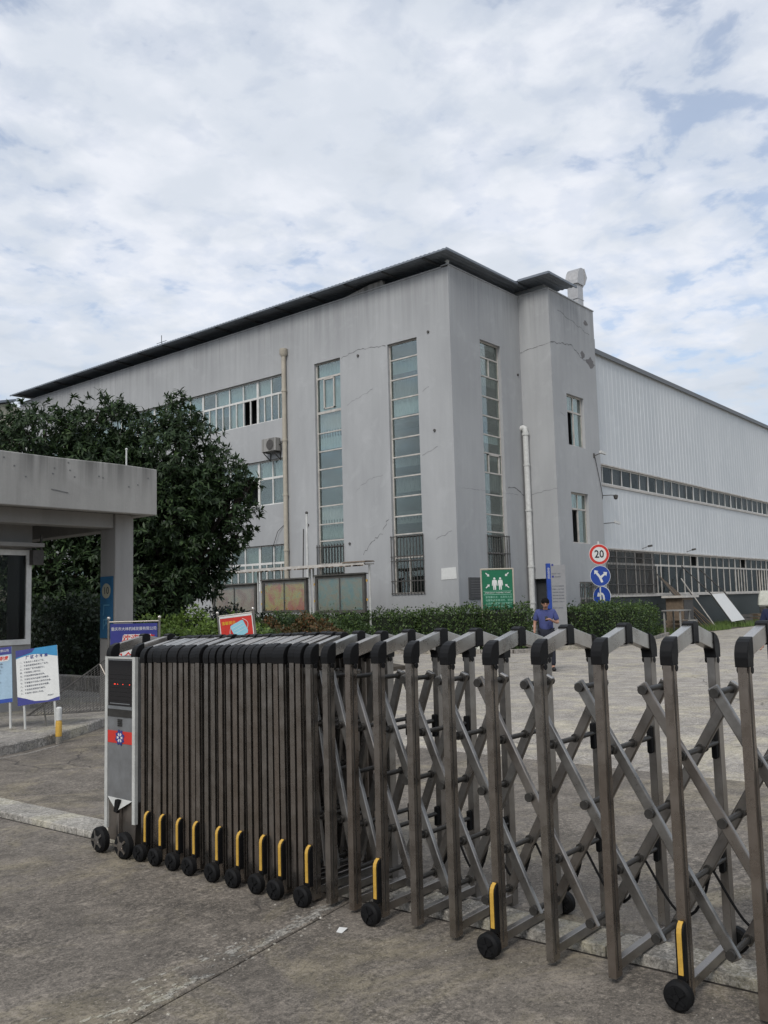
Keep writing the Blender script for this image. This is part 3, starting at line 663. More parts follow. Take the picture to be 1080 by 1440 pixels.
def thing_at(name, label, cat, loc, rz=0, group=None): return empty(name, loc, rz, label, cat, group)
ac = thing_at('air_conditioner', 'small outdoor air conditioner unit on the grey wall beside the cream downpipe', 'air conditioner', (FX, 27.05, 8.0))
MB().box(-.42, -.10, -.42, .42, .12, .68).build('casing', M['canopy'], ac, bevel=.015)
MB().lathe([(.20, 0), (.22, .01), (.20, .02), (.05, .02)], (-.44, -.1, .4), 'x', 18).build('fan_grille', M['iron'], ac)
m = MB()
for y in (-.3, .3): m.box(-.45, -.003, y-.02, y+.02, .08, .115); m.beam((-.42, y, .08), (-.005, y, -.22), .03, .03); m.box(-.03, -.003, y-.02, y+.02, -.25, .078)
m.build_each('bracket', M['iron'], ac); MB().tube([(-.2, -.42, .4), (-.15, -.55, .42), (-.03, -.58, .8), (-.02, -.6, 1.5)], .025, 6).build('pipe', M['iron'], ac)
cb = MB(); cb.tube([(FX-.02, 26.6, 5.0), (FX-.09, 26.9, 4.75), (FX-.1, 27.2, 4.1), (FX-.06, 27.28, 3.2), (FX-.08, 27.2, 2.4)], .012, 5)
tag(cb.build('hanging_cable', M['rubber']), 'thin loose cable hanging down the wall left of the cream downpipe', 'cable')
an = thing_at('roof_antenna', 'thin aerial mast standing on the dark office roof', 'antenna', (26.5, 36.2, 14.3))
MB().tube([(0, 0, 0), (0, 0, 1.1)], .02, 6).build('mast', M['trim'], an); MB().tube([(0, -.4, .75), (0, .4, .75)], .015, 6).build('crossbar', M['trim'], an)
du = thing_at('exhaust_duct', 'square galvanised exhaust duct with elbow hood above the tower roof', 'duct', (34.2, 17.2, 13.3))
du.scale = (.82, .82, 1.0)
MB().box(-.30, .30, -.3, .3, 0, 1.85).build('shaft', M['galv'], du, bevel=.01)
hp = [(-.40, 1.85)]+[(-.40+.62*(1-math.cos(t_)), 1.85+.80*math.sin(t_)) for t_ in (R(a) for a in (15, 30, 45, 60, 75, 90))]+[(.42, 2.62), (.42, 1.95), (.36, 1.85)]
MB().prism(hp, 'y', -.36, .36).build('hood', M['galv'], du, bevel=.008)
MB().prism([(.425, 1.92), (.70, 2.30), (.425, 2.66)], 'y', -.38, .38).build('outlet', M['galv'], du)
m = MB()
for z in (.6, 1.2, 1.8): m.box(-.345, .345, -.315, .315, z, z+.03)
m.build_each('flange', M['galv'], du)

# ---------------------------------------------------------------- warehouse
WY, WX0, WX1, WH = 16.9, TX1+.004, 110, 12.32
wh = empty('warehouse', (WX0, WY, 0), 0, 'long white corrugated warehouse with two rows of strip windows', 'building')
KW = []
def cladding(z0, z1, name='cladding'):
    prof = []; x = WX0; p = .42
    while x < WX1:
        prof += [(x, WY), (x+.28, WY), (x+.31, WY-.015), (x+.39, WY-.015)]; x += p
    prof.append((x, WY)); mm = MB(); n = len(prof)
    vs = [(a, b, z0) for a, b in prof]+[(a, b, z1) for a, b in prof]; mm.add(vs, [(i, i+1, n+i+1, n+i) for i in range(n-1)])
    return mm.build(name, M['clad'], None)
KW += [cladding(7.42, WH), cladding(3.78, 6.46)]
m = MB(); m.box(WX0, WX1, WY+.005, WY+.25, .0, 1.66); KW.append(m.build('base_wall', M['base'], None))
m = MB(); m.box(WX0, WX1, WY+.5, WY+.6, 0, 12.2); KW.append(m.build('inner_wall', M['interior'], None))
m = MB(); m.box(WX0, WX1, WY-.10, WY+.5, WH, WH+.10); m.box(WX0, WX1, WY-.14, WY-.101, WH-.08, WH+.13); KW.append(m.build('roof_flashing', M['trim'], None))
m = MB(); corr(m, (WX0, WY, WH+.13), (WX1, WY, WH+.13), (WX0, WY+18, WH+2.2), (WX1, WY+18, WH+2.2), pitch=.6, amp=.04); KW.append(m.build('roof', M['clad'], None))
m = MB(); m.box(WX0, WX1, WY-.07, WY+.02, 7.36, 7.418); m.box(WX0, WX1, WY-.06, WY+.02, 6.462, 6.56); m.box(WX0, WX1, WY-.06, WY+.02, 3.72, 3.778); m.box(WX0, WX1, WY-.08, WY+.03, 1.662, 1.74)
KW.append(m.build('window_ledge', M['frame_old'], None))
CW = lambda i, j: (M['curtain_dull'], 1.) if rr.random() < .9 else None
x = WX0+.05; k = 0
while x < 84:
    n = 6; w_ = .965*n; vb = [x+w_*i/n for i in range(1, n)]
    KW.append(window(None, 'y', WY, x, x+w_-.004, 6.56, 7.36, vb, [], curtain=CW, mat=M['frame'], glass=M['glass_dark'], fw=.05, inset=.03))
    KW.append(window(None, 'y', WY, x, x+w_-.004, 1.74, 3.72, vb, [(3.12, .09)], mat=M['frame_old'], glass=M['glass_dark'], fw=.07, inset=.03,
                     curtain=(lambda i, j: 'open' if rr.random() < .06 else None), extra=(lambda bx, x=x: [bx(x+.965*(i+.5)-.02, x+.965*(i+.5)+.02, 1.8, 3.08) for i in range(6) if rr.random() < .4]),
                     grille=(x, x+w_, 1.75, 3.7, 40, (2.2, 2.9, 3.4)) if k == 0 else None)); x += w_; k += 1
for o in KW: reparent(o, wh)
def cam_br(loc, ln, label, kind, grp=None):
    c = thing_at('wall_camera', label, 'camera', loc, group=grp)
    MB().tube([(0, 0, 0), (0, -.05, 0), (ln*.7, -.25, .08), (ln, -.3, .1)], .018, 6).build('arm', M['iron'], c)
    m = MB()
    if kind: m.ico((ln, -.3, 0), .09); m.lathe([(.10, 0), (.10, .07), (.02, .1)], (ln, -.3, .03), 'z', 12)
    else: m.beam((ln-.12, -.3, .13), (ln+.22, -.36, .08), .10, .10)
    m.build('camera_housing', M['iron'] if kind else M['white'], c)
    MB().box(-.06, .06, -.02, 0, -.1, .1).build('base', M['iron'], c); return c
cam_br((34.45, WY-.05, 5.95), 1.3, 'dome camera on a long arm at the warehouse corner below the upper windows', True)
cam_br((34.45, WY-.05, 4.75), 1.2, 'slim bracket camera low on the warehouse corner above the speed sign', False)
cam_br((33.75, TY, 7.55), .12, 'small white camera on the grey tower edge beside the warehouse wall', False)
for (xx, lb) in ((38.9, 'nearer small floodlight above the lower warehouse windows'), (44.3, 'farther small floodlight above the lower warehouse windows')):
    c = thing_at('floodlight', lb, 'floodlight', (xx, WY-.05, 3.85), group='floodlights on the warehouse wall')
    MB().tube([(0, 0, 0), (.05, -.12, .04), (.2, -.25, .1)], .015, 6).build('arm', M['iron'], c); MB().beam((.18, -.24, .1), (.32, -.33, .13), .13, .09).build('lamp_head', M['iron'], c)
tag(MB().tube([(33.8, TY-.02, 7.5), (34.1, TY-.03, 6.6), (34.33, TY-.03, 5.9), (34.42, WY-.1, 4.6)], .012, 5).build('signal_cable', M['rubber']), 'thin black cable running down the tower edge to the corner cameras', 'cable')
# far buildings
fb = empty('distant_building', (26, 56, 0), 0, 'pale gabled building glimpsed past the far end of the office roof', 'building')
MB().prism([(-2, 0), (9, 0), (9, 12.5), (3, 15.6), (-2, 14.4)], 'y', 0, 14).build('wall', plain('pale_yellow_wall', (.5, .47, .36), .9, kind='World'), fb)
MB().beam((-2.6, 7, 14.35), (3.1, 7, 15.8), 14.6, .15).build('roof', M['roofsheet'], fb)

# ---------------------------------------------------------------- retractable gate
gate = thing_at('retractable_gate', 'folding stainless steel gate with black elbows, scissor bars and a motor cabinet across the entrance', 'gate', (3.96, 5.46, 0))
GY = 5.46
def meshlib():
    d = {}
    # closed rectangular posts with a groove seam between the two rolled halves
    def post(sgn):
        m = MB(); x0, x1 = (-.30, -.24) if sgn < 0 else (.24, .30)
        m.box(x0, x1, -.0185, .0185, .02, 1.40); return m
    m = post(-1); m.box(-.282, -.272, -.0200, -.0186, .05, 1.36, 1); d['post_f'] = m.mesh('post', [M['steel'], M['darkmetal']], bevel=.002)
    m = post(1); d['post_b'] = m.mesh('post', [M['steel_side']], bevel=.002)
    m = MB(); m.prism([(-.25, 1.398), (-.25, 1.470), (0, 1.530), (.25, 1.470), (.25, 1.398), (0, 1.455)], 'y', -.021, .021)
    d['arms'] = m.mesh('gate_frame', [M['alu']], bevel=.002)
    def cap(s):
        pr = [(-.303, 1.362), (-.306, 1.40), (-.303, 1.422), (-.294, 1.444), (-.278, 1.462), (-.255, 1.474), (-.228, 1.482), (-.228, 1.400), (-.233, 1.392), (-.236, 1.380), (-.236, 1.362)]
        m = MB(); m.prism([(x*s, z) for x, z in pr], 'y', -.0265, .0265)
        for yy in (-.030, .0265): m.lathe([(.016, 0), (.016, .004)], (-.262*s, yy, 1.350), 'y', 10)
        return m.mesh('elbow_cap', [M['capblack']], bevel=.003)
    d['cap_f'] = cap(1); d['cap_b'] = cap(-1)
    m = MB(); m.prism([(-.034, 1.438), (-.034, 1.530), (-.012, 1.540), (.012, 1.540), (.034, 1.530), (.034, 1.438), (0, 1.446)], 'y', -.0265, .0265); d['cap_p'] = m.mesh('ridge_cap', [M['capblack']], bevel=.003)
    m = MB(); m.beam((-.24, 0, .065), (.24, 0, .065), .032, .045); d['base'] = m.mesh('base_bar', [M['steel_side']], bevel=.002)
    m = MB(); m.lathe([(.020, -.026), (.046, -.026), (.058, -.016), (.058, .016), (.046, .026), (.020, .026)], (0, 0, .059), 'x', 22)
    for k in range(5):
        a = 2*PI*k/5; m.beam((-.028, math.cos(a)*.015, .059+math.sin(a)*.015), (-.028, math.cos(a)*.040, .059+math.sin(a)*.040), .012, .010, up=(1, 0, 0))
    m.lathe([(.014, -.036), (.014, .03)], (0, 0, .059), 'x', 10); d['wheel'] = m.mesh('wheel', [M['rubber']], smooth=True)
    m = MB(); m.prism([(-.301, .10), (-.335, .10), (-.335, .285), (-.331, .303), (-.320, .318), (-.301, .324)], 'y', -.018, .018); d['fender'] = m.mesh('wheel_fender', [M['capblack']], bevel=.002)
    m = MB()
    pr = [(-.3355, .125), (-.3355, .286), (-.3312, .3045), (-.320, .3195), (-.306, .326)]
    for (a, b) in zip(pr[:-1], pr[1:]): m.prism([a, b, (b[0]-.004, b[1]+.003), (a[0]-.004, a[1])], 'y', -.011, .009)
    d['yellow'] = m.mesh('reflective_strip', [M['yellow']])
    m = MB(); m.box(.205, .2399, -.012, .012, .90, 1.03); d['slot'] = m.mesh('pivot_slide', [M['rubber']], bevel=.006)
    m = MB(); m.box(.205, .2399, -.012, .012, .39, .50); d['slot2'] = m.mesh('pivot_slide', [M['rubber']], bevel=.006)
    return d
ML = meshlib()
# frame positions along the run: open end near the viewer, stacked end at the cabinet
wheelY = [.62, 1.528, 2.428, 3.145, 3.650, 3.855, 4.030, 4.222, 4.413, 4.635, 4.815, 4.985, 5.165]
inner = {(.62, 1.528): [.92, 1.217], (1.528, 2.428): [1.846, 2.146], (2.428, 3.145): [2.686, 2.925], (3.145, 3.650): [3.345, 3.515]}
FY = []
for a, b in zip(wheelY[:-1], wheelY[1:]):
    FY.append((a, True)); mids = inner.get((a, b)) or [a+(b-a)/3, a+(b-a)*2/3]; FY += [(q, False) for q in mids]
FY.append((wheelY[-1], True)); FY.append((5.225, False))
FY = [(.02, False), (.32, False)]+FY
proto = None
def make_frame():
    fr = link(ML['arms'], 'gate_frame')
    for k, nm in (('post_f', 'post'), ('post_b', 'post'), ('cap_f', 'elbow_cap'), ('cap_b', 'elbow_cap'), ('cap_p', 'ridge_cap'), ('base', 'base_bar'), ('slot', 'pivot_slide'), ('slot2', 'pivot_slide')): link(ML[k], nm, fr)
    return fr
rq = random.Random(3)
p0 = make_frame(); first = True
for (y, wheel) in FY:
    fr = p0 if first else copy_tree(p0); first = False
    fr.parent = gate; fr.location = (rq.uniform(-.006, .006), y-.0185-GY, rq.uniform(-.004, .004)); fr.rotation_euler = (rq.uniform(-.004, .004), rq.uniform(-.003, .003), rq.uniform(-.02, .02))
    fr.scale = (1, 1, 1-.0132*max(0, y-1.2))
    if wheel:
        link(ML['wheel'], 'wheel', fr, (-.372, 0, 0)); link(ML['wheel'], 'wheel', fr, (.352, 0, 0))
        link(ML['fender'], 'wheel_fender', fr); link(ML['yellow'], 'reflective_strip', fr)
        link(MB().tube([(-.36, 0, .059), (-.325, 0, .059), (-.325, 0, .12)], .010, 6).mesh('axle', M['darkmetal']), 'axle', fr)
ys_ = [y-.0185 for y, _ in FY]; mid = [(a+b)/2 for a, b in zip(ys_[:-1], ys_[1:])]
def bar(x, pa, pb, mat, name='lattice_bar'):
    """flat-oval scissor bar lying in a plane of constant x"""
    m = MB(); a = Vector((x, pa[0]-GY, pa[1])); b = Vector((x, pb[0]-GY, pb[1])); d = (b-a).normalized(); a = a-d*.028; b = b+d*.028
    m.beam(a, b, .026, .046, up=d.cross(Vector((1, 0, 0)))); return m.build(name, mat, gate, bevel=.004)
ZT, Z1, Z2, Z3, ZB = 1.24, .97, .71, .45, .19
for k in range(len(mid)-2):
    bar(-.165, (mid[k+2], ZT), (mid[k], ZB), M['steel_side']); bar(.045, (mid[k], ZT), (mid[k+2], ZB), M['steel_side'])
bar(-.165, (mid[1], ZT), (mid[0]-.3, Z2-.25), M['steel_side']); bar(.045, (mid[0], Z2), (mid[1], ZB), M['steel_side'])
peg_s = MB(); peg_s.lathe([(.013, -.185), (.013, .065)], (0, 0, 0), 'x', 10)
for xx in (-.192, -.152, .030, .066): peg_s.lathe([(.021, -.006), (.021, .010)], (xx, 0, 0), 'x', 10)
ME_S = peg_s.mesh('pivot_pin', [M['darkmetal']], smooth=True)
peg_l = MB(); peg_l.lathe([(.012, -.235), (.012, .235)], (0, 0, 0), 'x', 10)
for xx in (-.192, -.150, .030, .068): peg_l.lathe([(.021, -.006), (.021, .012)], (xx, 0, 0), 'x', 10)
ME_L = peg_l.mesh('pivot_pin', [M['darkmetal']], smooth=True)
for k, yy in enumerate(mid):
    for z in (ZT, Z2, ZB):
        if k > 18 and z != Z2: continue
        link(ME_S, 'pivot_pin', gate, (0, yy-GY, z))
for k, yy in enumerate(ys_):
    for z in (Z1, Z3):
        if k > 18: continue
        link(ME_L, 'pivot_pin', gate, (0, yy-GY, z))
for k in range(0, 14):       # control cable looped from pivot to pivot
    a, b = mid[k], mid[k+1]; a_, b_ = ys_[k], ys_[k+1]; m = MB()
    pts = [(.06, a_-GY+(b_-a_)*t_, .44-.20*math.sin(PI*(t_**.8))-.0*t_-.02*math.sin(5*t_)) for t_ in [i/12 for i in range(13)]]
    m.tube(pts, .0065, 6); m.build('control_cable', M['rubber'], gate)
# motor cabinet at the stacked end
y0, y1 = 5.290-GY, 5.648-GY; cx0 = 3.655-3.96
cabm = MB(); cabm.box(cx0, .30, y0, y1, .34, 1.322)
cab = cabm.build('motor_cabinet', M['cab'], gate, bevel=.004)
m = MB(); m.box(cx0-.006, cx0+.02, y0-.002, y0+.030, .20, 1.326); m.box(cx0-.006, cx0+.02, y1-.030, y1+.002, .14, 1.326); m.box(cx0-.005, cx0-.0005, y0+.031, y1-.031, 1.312, 1.325)
m.build('edge_trim', M['whitepaint'], cab)
MB().box(cx0-.003, cx0-.0002, y0+.036, y1-.036, .985, 1.300).build('display_screen', M['display'], cab)
m = MB(); m.box(cx0-.008, cx0-.0002, y0+.032, y1-.032, .962, .984); m.box(cx0-.005, cx0-.0003, y0+.032, y1-.032, .91, .9615, 1); m.box(cx0-.006, cx0-.0032, y0+.06, y1-.06, .998, 1.004)
m.build('screen_bezel', [M['cab'], M['darkmetal']], cab)
m = MB()
for yy, ln in ((.72, .018), (.60, .006), (.38, .008), (.10, .008)):
    yc = y0+.036+(y1-y0-.072)*yy; m.box(cx0-.0042, cx0-.0031, yc-ln/2, yc+ln/2, 1.133, 1.137)
m.build('red_indicator', M['led'], cab)
m = MB()
for k in range(7): m.box(cx0-.004, cx0-.0031, y0+.05, y1-.05, 1.02+k*.03, 1.022+k*.03)
m.build('display_line', M['capblack'], cab)
m = MB()
for i in range(4):
    for j in range(4): m.box(cx0-.004, cx0-.0002, y0+.155+i*.014, y0+.166+i*.014, .845+j*.013, .8555+j*.013)
m.build('speaker_grille', M['darkmetal'], cab)
MB().box(cx0-.0025, cx0-.0002, y0+.031, y1-.031, .728, .812).build('red_band', M['red'], cab)
m = MB(); c0 = ((y0+y1)/2, .768); pts = []
for k in range(32): rr_ = .055 if (k//2) % 2 else .044; pts.append((c0[0]+math.cos(2*PI*k/32)*rr_, c0[1]+math.sin(2*PI*k/32)*rr_))
m.prism(pts, 'x', cx0-.0045, cx0-.0026); m.build('gear_emblem', M['navy'], cab)
m = MB()
for a0 in range(6):
    a_ = 2*PI*a0/6; m.prism([(c0[0]+math.cos(a_+q)*r_, c0[1]+math.sin(a_+q)*r_) for q, r_ in ((-.35, .012), (-.28, .034), (.28, .034), (.35, .012))], 'x', cx0-.0056, cx0-.0047)
m.build('emblem_petal', M['signwhite'], cab)
lm = MB(); lm.prism([(y0+.02, .06), (y0+.0, .36), (y1, .36), (y1-.02, .06)], 'x', cx0+.012, .29)
lm.prism([(cx0-.02, .10), (cx0-.02, .31), (cx0+.011, .345), (cx0+.011, .10)], 'y', -.012+(y0+y1)/2, .012+(y0+y1)/2)
cart = lm.build('cart_base', M['steel_side'], cab, bevel=.003)
m = MB(); ym = (y0+y1)/2
m.add([(cx0-.002, y0+.032, .352), (cx0-.002, y1-.032, .356), (cx0-.028, ym, .275), (cx0+.011, y0+.032, .352), (cx0+.011, y1-.032, .356)], [(0, 2, 3), (1, 4, 2), (0, 1, 2), (0, 3, 4, 1)])
m.build('white_bumper', M['whitepaint'], cab); MB().prism([(ym-.030, .352), (ym+.012, .352), (ym+.030, .27), (ym-.012, .262)], 'x', cx0-.032, cx0-.010).build('black_clip', M['capblack'], cab)
wm = MB(); wm.lathe([(.03, -.03), (.068, -.03), (.085, -.015), (.085, .02), (.07, .03), (.03, .03)], (0, 0, .086), 'x', 26)
WB = wm.mesh('wheel', [M['rubber']], smooth=True)
hm = MB(); hm.lathe([(.012, -.036), (.03, -.034), (.03, -.02)], (0, 0, .086), 'x', 12)
for k in range(5): a_ = 2*PI*k/5; hm.beam((-.033, math.cos(a_)*.02, .086+math.sin(a_)*.02), (-.031, math.cos(a_)*.066, .086+math.sin(a_)*.066), .014, .008, up=(1, 0, 0))
HB = hm.mesh('wheel_hub', [M['steel_side']])
for yy in (5.565-GY, 5.285-GY):
    for xx in (3.565-3.96, .36):
        w_ = link(WB, 'wheel', cab, (xx, yy, 0)); link(HB, 'wheel_hub', w_)
hat = copy_tree(p0, cab)      # the roof of the cabinet: arms and caps only
for ch in list(hat.children):
    if ch.name.split('.')[0] in ('post', 'base_bar', 'pivot_slide'): bpy.data.objects.remove(ch)
hat.scale = (1, 1, .958); hat.location = (0, y1-.03, 0); hat.rotation_euler = (0, 0, 0); hat.name = 'cabinet_roof'
hat2 = copy_tree(hat, cab); hat2.location = (0, y0+.03, 0)

# ---------------------------------------------------------------- guardhouse
GX, GYY = 8.914, 12.3
gh = thing_at('guardhouse', 'low concrete guardhouse with a deep flat canopy and a square column', 'guardhouse', (GX, GYY, 0))
KG = []
KG.append(MB().prism([(1.0, 3.215), (GX, 3.215), (GX, 3.985), (8.84, 3.99), (8.2, 4.005), (7.0, 3.995), (5.5, 4.01), (1.0, 4.0)], 'y', GYY, GYY+.16).build('canopy_fascia', M['canopy'], None, bevel=.012))
KG.append(MB().box(GX-.16, GX-.002, GYY+.162, 17.6, 3.215, 3.985).build('canopy_fascia', M['canopy'], None, bevel=.012))
KG.append(MB().box(1.0, GX-.162, GYY+.162, 17.6, 3.26, 3.45).build('soffit', M['guard_wall'], None))
KG.append(MB().box(8.445, 8.80, 12.80, 13.24, .10, 3.258).build('column', M['guard_wall'], None, bevel=.012))
m = MB(); m.box(1.0, 8.443, 12.84, 13.14, 3.02, 3.258); m.box(8.49, 8.78, 13.242, 17.4, 3.0, 3.258); KG.append(m.build('beam', M['guard_wall'], None, bevel=.01))
RX = 7.42      # right corner of the room
KG.append(wall_holes('wall', 'y', 13.6, 1.2, RX, .10, 3.258, [(3.2, RX-.02, 1.15, 2.66)], M['guard_wall'], None, th=.2))
KG.append(wall_holes('wall', 'x', RX, 13.61, 17.2, .10, 3.258, [(14.0, 16.2, 1.15, 2.66)], M['guard_wall'], None, inward=-1, th=.2))
KG.append(MB().box(1.2, RX-.2, 17.0, 17.2, .1, 3.258).build('wall', M['guard_wall'], None))
KG.append(MB().box(1.4, RX-.21, 15.6, 15.65, .1, 3.2).build('inner_wall', M['interior'], None))
KG.append(MB().box(1.4, 5.9, 14.3, 14.7, .1, 1.6).build('desk', M['interior'], None))
gw = window(None, 'y', 13.6, 3.2, RX-.02, 1.15, 2.66, [4.6, 6.0], [], mat=M['frame'], glass=M['glass_dark'], fw=.085, inset=-.03); KG.append(gw)
KG.append(MB().box(5.0, RX+.05, 13.30, 13.598, 2.70, 2.76).build('window_hood', M['guard_wall'], None))
m = MB(); m.box(RX-.06, RX+.12, 13.45, 13.59, 2.42, 2.66); m.tube([(RX+.1, 13.5, 2.9), (RX+.1, 13.5, 2.66)], .02, 6); KG.append(m.build('awning_bracket', M['iron'], None))
m = MB()
for k in range(26):      # drip stains' hooks and small fixing holes in the fascia
    x = random.uniform(4.6, 8.8); z = random.uniform(3.6, 3.98); m.box(x-.012, x+.012, GYY-.004, GYY-.001, z-.01, z+.012)
m.beam((7.0, GYY-.004, 3.50), (7.28, GYY-.004, 3.465), .006, .012); KG.append(m.build('render_chip', M['darkcrack'], None))
for o in KG: reparent(o, gh)
bl = thing_at('guardhouse_light_pole', 'thin upright light rod on top of the guardhouse canopy corner', 'pole', (8.72, 12.9, 3.4))
MB().tube([(0, 0, 0), (0, 0, .98)], .014, 8).build('rod', M['white'], bl); MB().ico((0, 0, .99), .022).build('tip', M['white'], bl)
cs = thing_at('column_sign', 'narrow blue height sign with number 10 on the left side of the guardhouse column', 'sign', (8.436, 13.02, 1.2))
MB().box(-.012, 0, -.18, .18, 0, 1.02).build('panel', plain('faded_sign_blue', (.02, .10, .20), .55, var=.3), cs)
MB().lathe([(.125, -.0165), (.125, -.013)], (0, 0, .78), 'x', 24).build('disc', plain('cream_print', (.30, .29, .22), .6), cs)
text('10', .17, M['black'], cs, (-.018, 0, .78), (PI/2, 0, -PI/2)); text('厂\n内', .22, plain('pale_blue_print', (.10, .25, .35), .6), cs, (-.014, 0, .34), (PI/2, 0, -PI/2))
me_ = thing_at('wire_screen_panel', 'triangular wire mesh screen leaning beside the guardhouse column foot', 'mesh panel', (7.55, 12.35, .12), -.5)
m = MB(); P0, P1, P2 = Vector((-.75, 0, 0)), Vector((.55, 0, 0)), Vector((.50, .25, .85))
m.tube([P0, P1, P2, P0], .014, 6)
for k in range(1, 26):
    t_ = k/26; m.tube([P0.lerp(P1, t_), P0.lerp(P2, t_)], .005, 4); m.tube([P0.lerp(P1, t_), P2.lerp(P1, t_)], .004, 4)
m.build('mesh', M['iron'], me_); MB().tube([(.5, .2, .8), (.42, -.25, 0)], .014, 6).build('prop', M['postgrey'], me_); MB().tube([(.3, .2, .7), (.62, -.2, 0)], .014, 6).build('prop', M['postgrey'], me_)

# ---------------------------------------------------------------- standing boards
FACE = YAW-PI/2
def stand_board(loc, rz, tilt, label, wd, ht, zc, cat='sign board'):
    r_ = thing_at('notice_stand', label, cat, loc, rz); r_.rotation_euler = (tilt[0], tilt[1], rz)
    m = MB()
    for s in (-1, 1): m.tube([(s*(wd/2+.03), 0, 0), (s*(wd/2+.03), 0, zc+ht/2+.05)], .018, 8)
    m.tube([(-wd/2-.03, 0, zc+ht/2+.02), (wd/2+.03, 0, zc+ht/2+.02)], .014, 8); m.tube([(-wd/2-.03, 0, zc-ht/2-.02), (wd/2+.03, 0, zc-ht/2-.02)], .014, 8)
    m.build_each('stand_tube', M['postgrey'], r_, smooth=True)
    m = MB()
    for s in (-1, 1): m.ico((s*(wd/2+.03), 0, zc+ht/2+.08), .028)
    m.build_each('finial', M['finial'], r_, smooth=True); return r_
wb = stand_board((8.33, 12.10, .12), FACE+.02, (0, -.0), 'navy company welcome board on a steel stand behind the gate cabinet', .74, 1.0, .83)
MB().box(-.37, .37, -.01, .01, .33, 1.32).build('panel', M['navy'], wb)
text('重庆市大林机械发展有限公司', .060, M['signwhite'], wb, (0, -.012, 1.235), sx=.92)
m = MB(); m.prism([(-.32, .95), (-.20, .95), (-.17, 1.13), (-.15, 1.15), (.26, 1.15), (.29, 1.13), (.31, .95), (.34, .40), (-.34, .40)], 'y', -.0125, -.0105); m.build('white_field', M['signwhite'], wb)
text('欢迎光临', .125, M['red'], wb, (.06, -.0140, 1.08), shear=.25, bold=.002); text('安全第一', .17, M['red'], wb, (0, -.0140, .78), bold=.003); text('进入厂区请登记', .08, M['navy'], wb, (0, -.0140, .56))
kb = stand_board((10.12, 11.52, 0), FACE-.10, (0, -.10), 'tilted red board showing a blue face mask, standing behind the gate', .56, .62, 1.21)
MB().box(-.28, .28, -.01, .01, .90, 1.52).build('panel', M['red'], kb); 
m = MB(); m.box(-.285, .285, -.013, -.0102, 1.495, 1.53); m.box(-.292, -.276, -.013, -.0102, .9, 1.494); m.box(.276, .292, -.013, -.0102, .9, 1.494); m.build('edging', M['signwhite'], kb)
text('温馨提示', .062, M['ytext'], kb, (-.13, -.012, 1.405))
def rot2(p, a, c): return (c[0]+p[0]*math.cos(a)-p[1]*math.sin(a), c[1]+p[0]*math.sin(a)+p[1]*math.cos(a))
mc = (.04, 1.30); A_ = .38
MB().prism([rot2(p, A_, mc) for p in ((-.125, -.10), (-.10, -.135), (.10, -.135), (.125, -.10), (.125, .09), (.10, .105), (-.10, .105), (-.125, .09))], 'y', -.0135, -.0105).build('mask_picture', M['maskblue'], kb)
m = MB()
for z in (-.05, 0, .05): a, b = rot2((-.10, z), A_, mc), rot2((.10, z), A_, mc); m.beam((a[0], -.0145, a[1]), (b[0], -.0145, b[1]), .002, .006)
for s in (-1, 1):
    pts = [rot2((s*(.125+.055*math.sin(PI*i/10)), -.10+.19*i/10+(.03 if s > 0 else -.02)), A_, mc) for i in range(11)]; m.tube([(p[0], -.0135, p[1]) for p in pts], .005, 5)
m.build('mask_outline', M['signwhite'], kb)
# pair of propped boards left of the guardhouse kerb
def prop_board(loc, rz, lean, tilt, label):
    r_ = thing_at('propped_board', label, 'sign board', loc, rz); r_.rotation_euler = (-lean, tilt, rz); return r_
pb2 = prop_board((6.24, 11.16, .12), FACE+.06, .18, -.12, 'white rules board with blue wave edges, propped on white tube legs')
W2, H2, Z0 = .55, .74, .34
MB().box(-W2/2, W2/2, -.008, .008, Z0, Z0+H2).build('panel', M['signwhite'], pb2)
def wave(z_out, z_in, amp, up):
    n = 14; top = [(-W2/2+W2*i/n, z_in+amp*math.sin(PI*i/n*1.1+(.2 if up else 0))) for i in range(n+1)]; return [(-W2/2, z_out), (W2/2, z_out)]+top[::-1]
MB().prism(wave(Z0+H2, Z0+H2-.125, .045, True), 'y', -.0100, -.0083).build('blue_wave', M['teal'], pb2)
MB().prism([(-W2/2, Z0+H2), (-.02, Z0+H2), (-.06, Z0+H2-.05), (-W2/2, Z0+H2-.10)], 'y', -.0115, -.0101).build('blue_wave', M['navy'], pb2)
MB().prism([(-W2/2, Z0), (W2/2, Z0), (W2/2, Z0+.05), (.12, Z0+.02), (-.05, Z0+.035), (-.16, Z0+.08), (-W2/2, Z0+.12)], 'y', -.0100, -.0083).build('blue_wave', M['navy'], pb2)
text('厂 区 十 不 准', .048, M['navy'], pb2, (0, -.0120, Z0+H2-.115), bold=.001)
lines = ['一、不准无关人员进入厂区。', '二、不准将易燃物品带入厂区内。', '三、不准在厂区内吸烟点火。', '四、不准酒后上岗作业。', '五、不准赤膊穿拖鞋进车间。', '六、不准在车间内追逐打闹嬉戏。', '七、不准擅自开动他人操作的设备。', '八、不准擅自拆除安全防护装置。', '九、不准违反规程进行操作。', '十、不准带小孩进入车间。']
for k, s_ in enumerate(lines): text(s_, .0265, M['textgrey'], pb2, (-W2/2+.045, -.0095, Z0+H2-.175-.046*k), align='LEFT')
text('安全生产', .020, M['textgrey'], pb2, (.16, -.0105, Z0+.085))
m = MB()
for s in (-1, 1): m.tube([(s*.20, .014, 0), (s*.20, .014, Z0+H2-.02)], .016, 8)
m.build_each('leg', M['whitepaint'], pb2, smooth=True)
m = MB(); m.tube([(0, .02, Z0+H2-.1), (0, .26, .02)], .012, 6); m.build('prop', M['postgrey'], pb2)
pb1 = prop_board((5.80, 11.60, .12), FACE+.06, .18, -.10, 'pale blue duties board with red title, left of the white rules board')
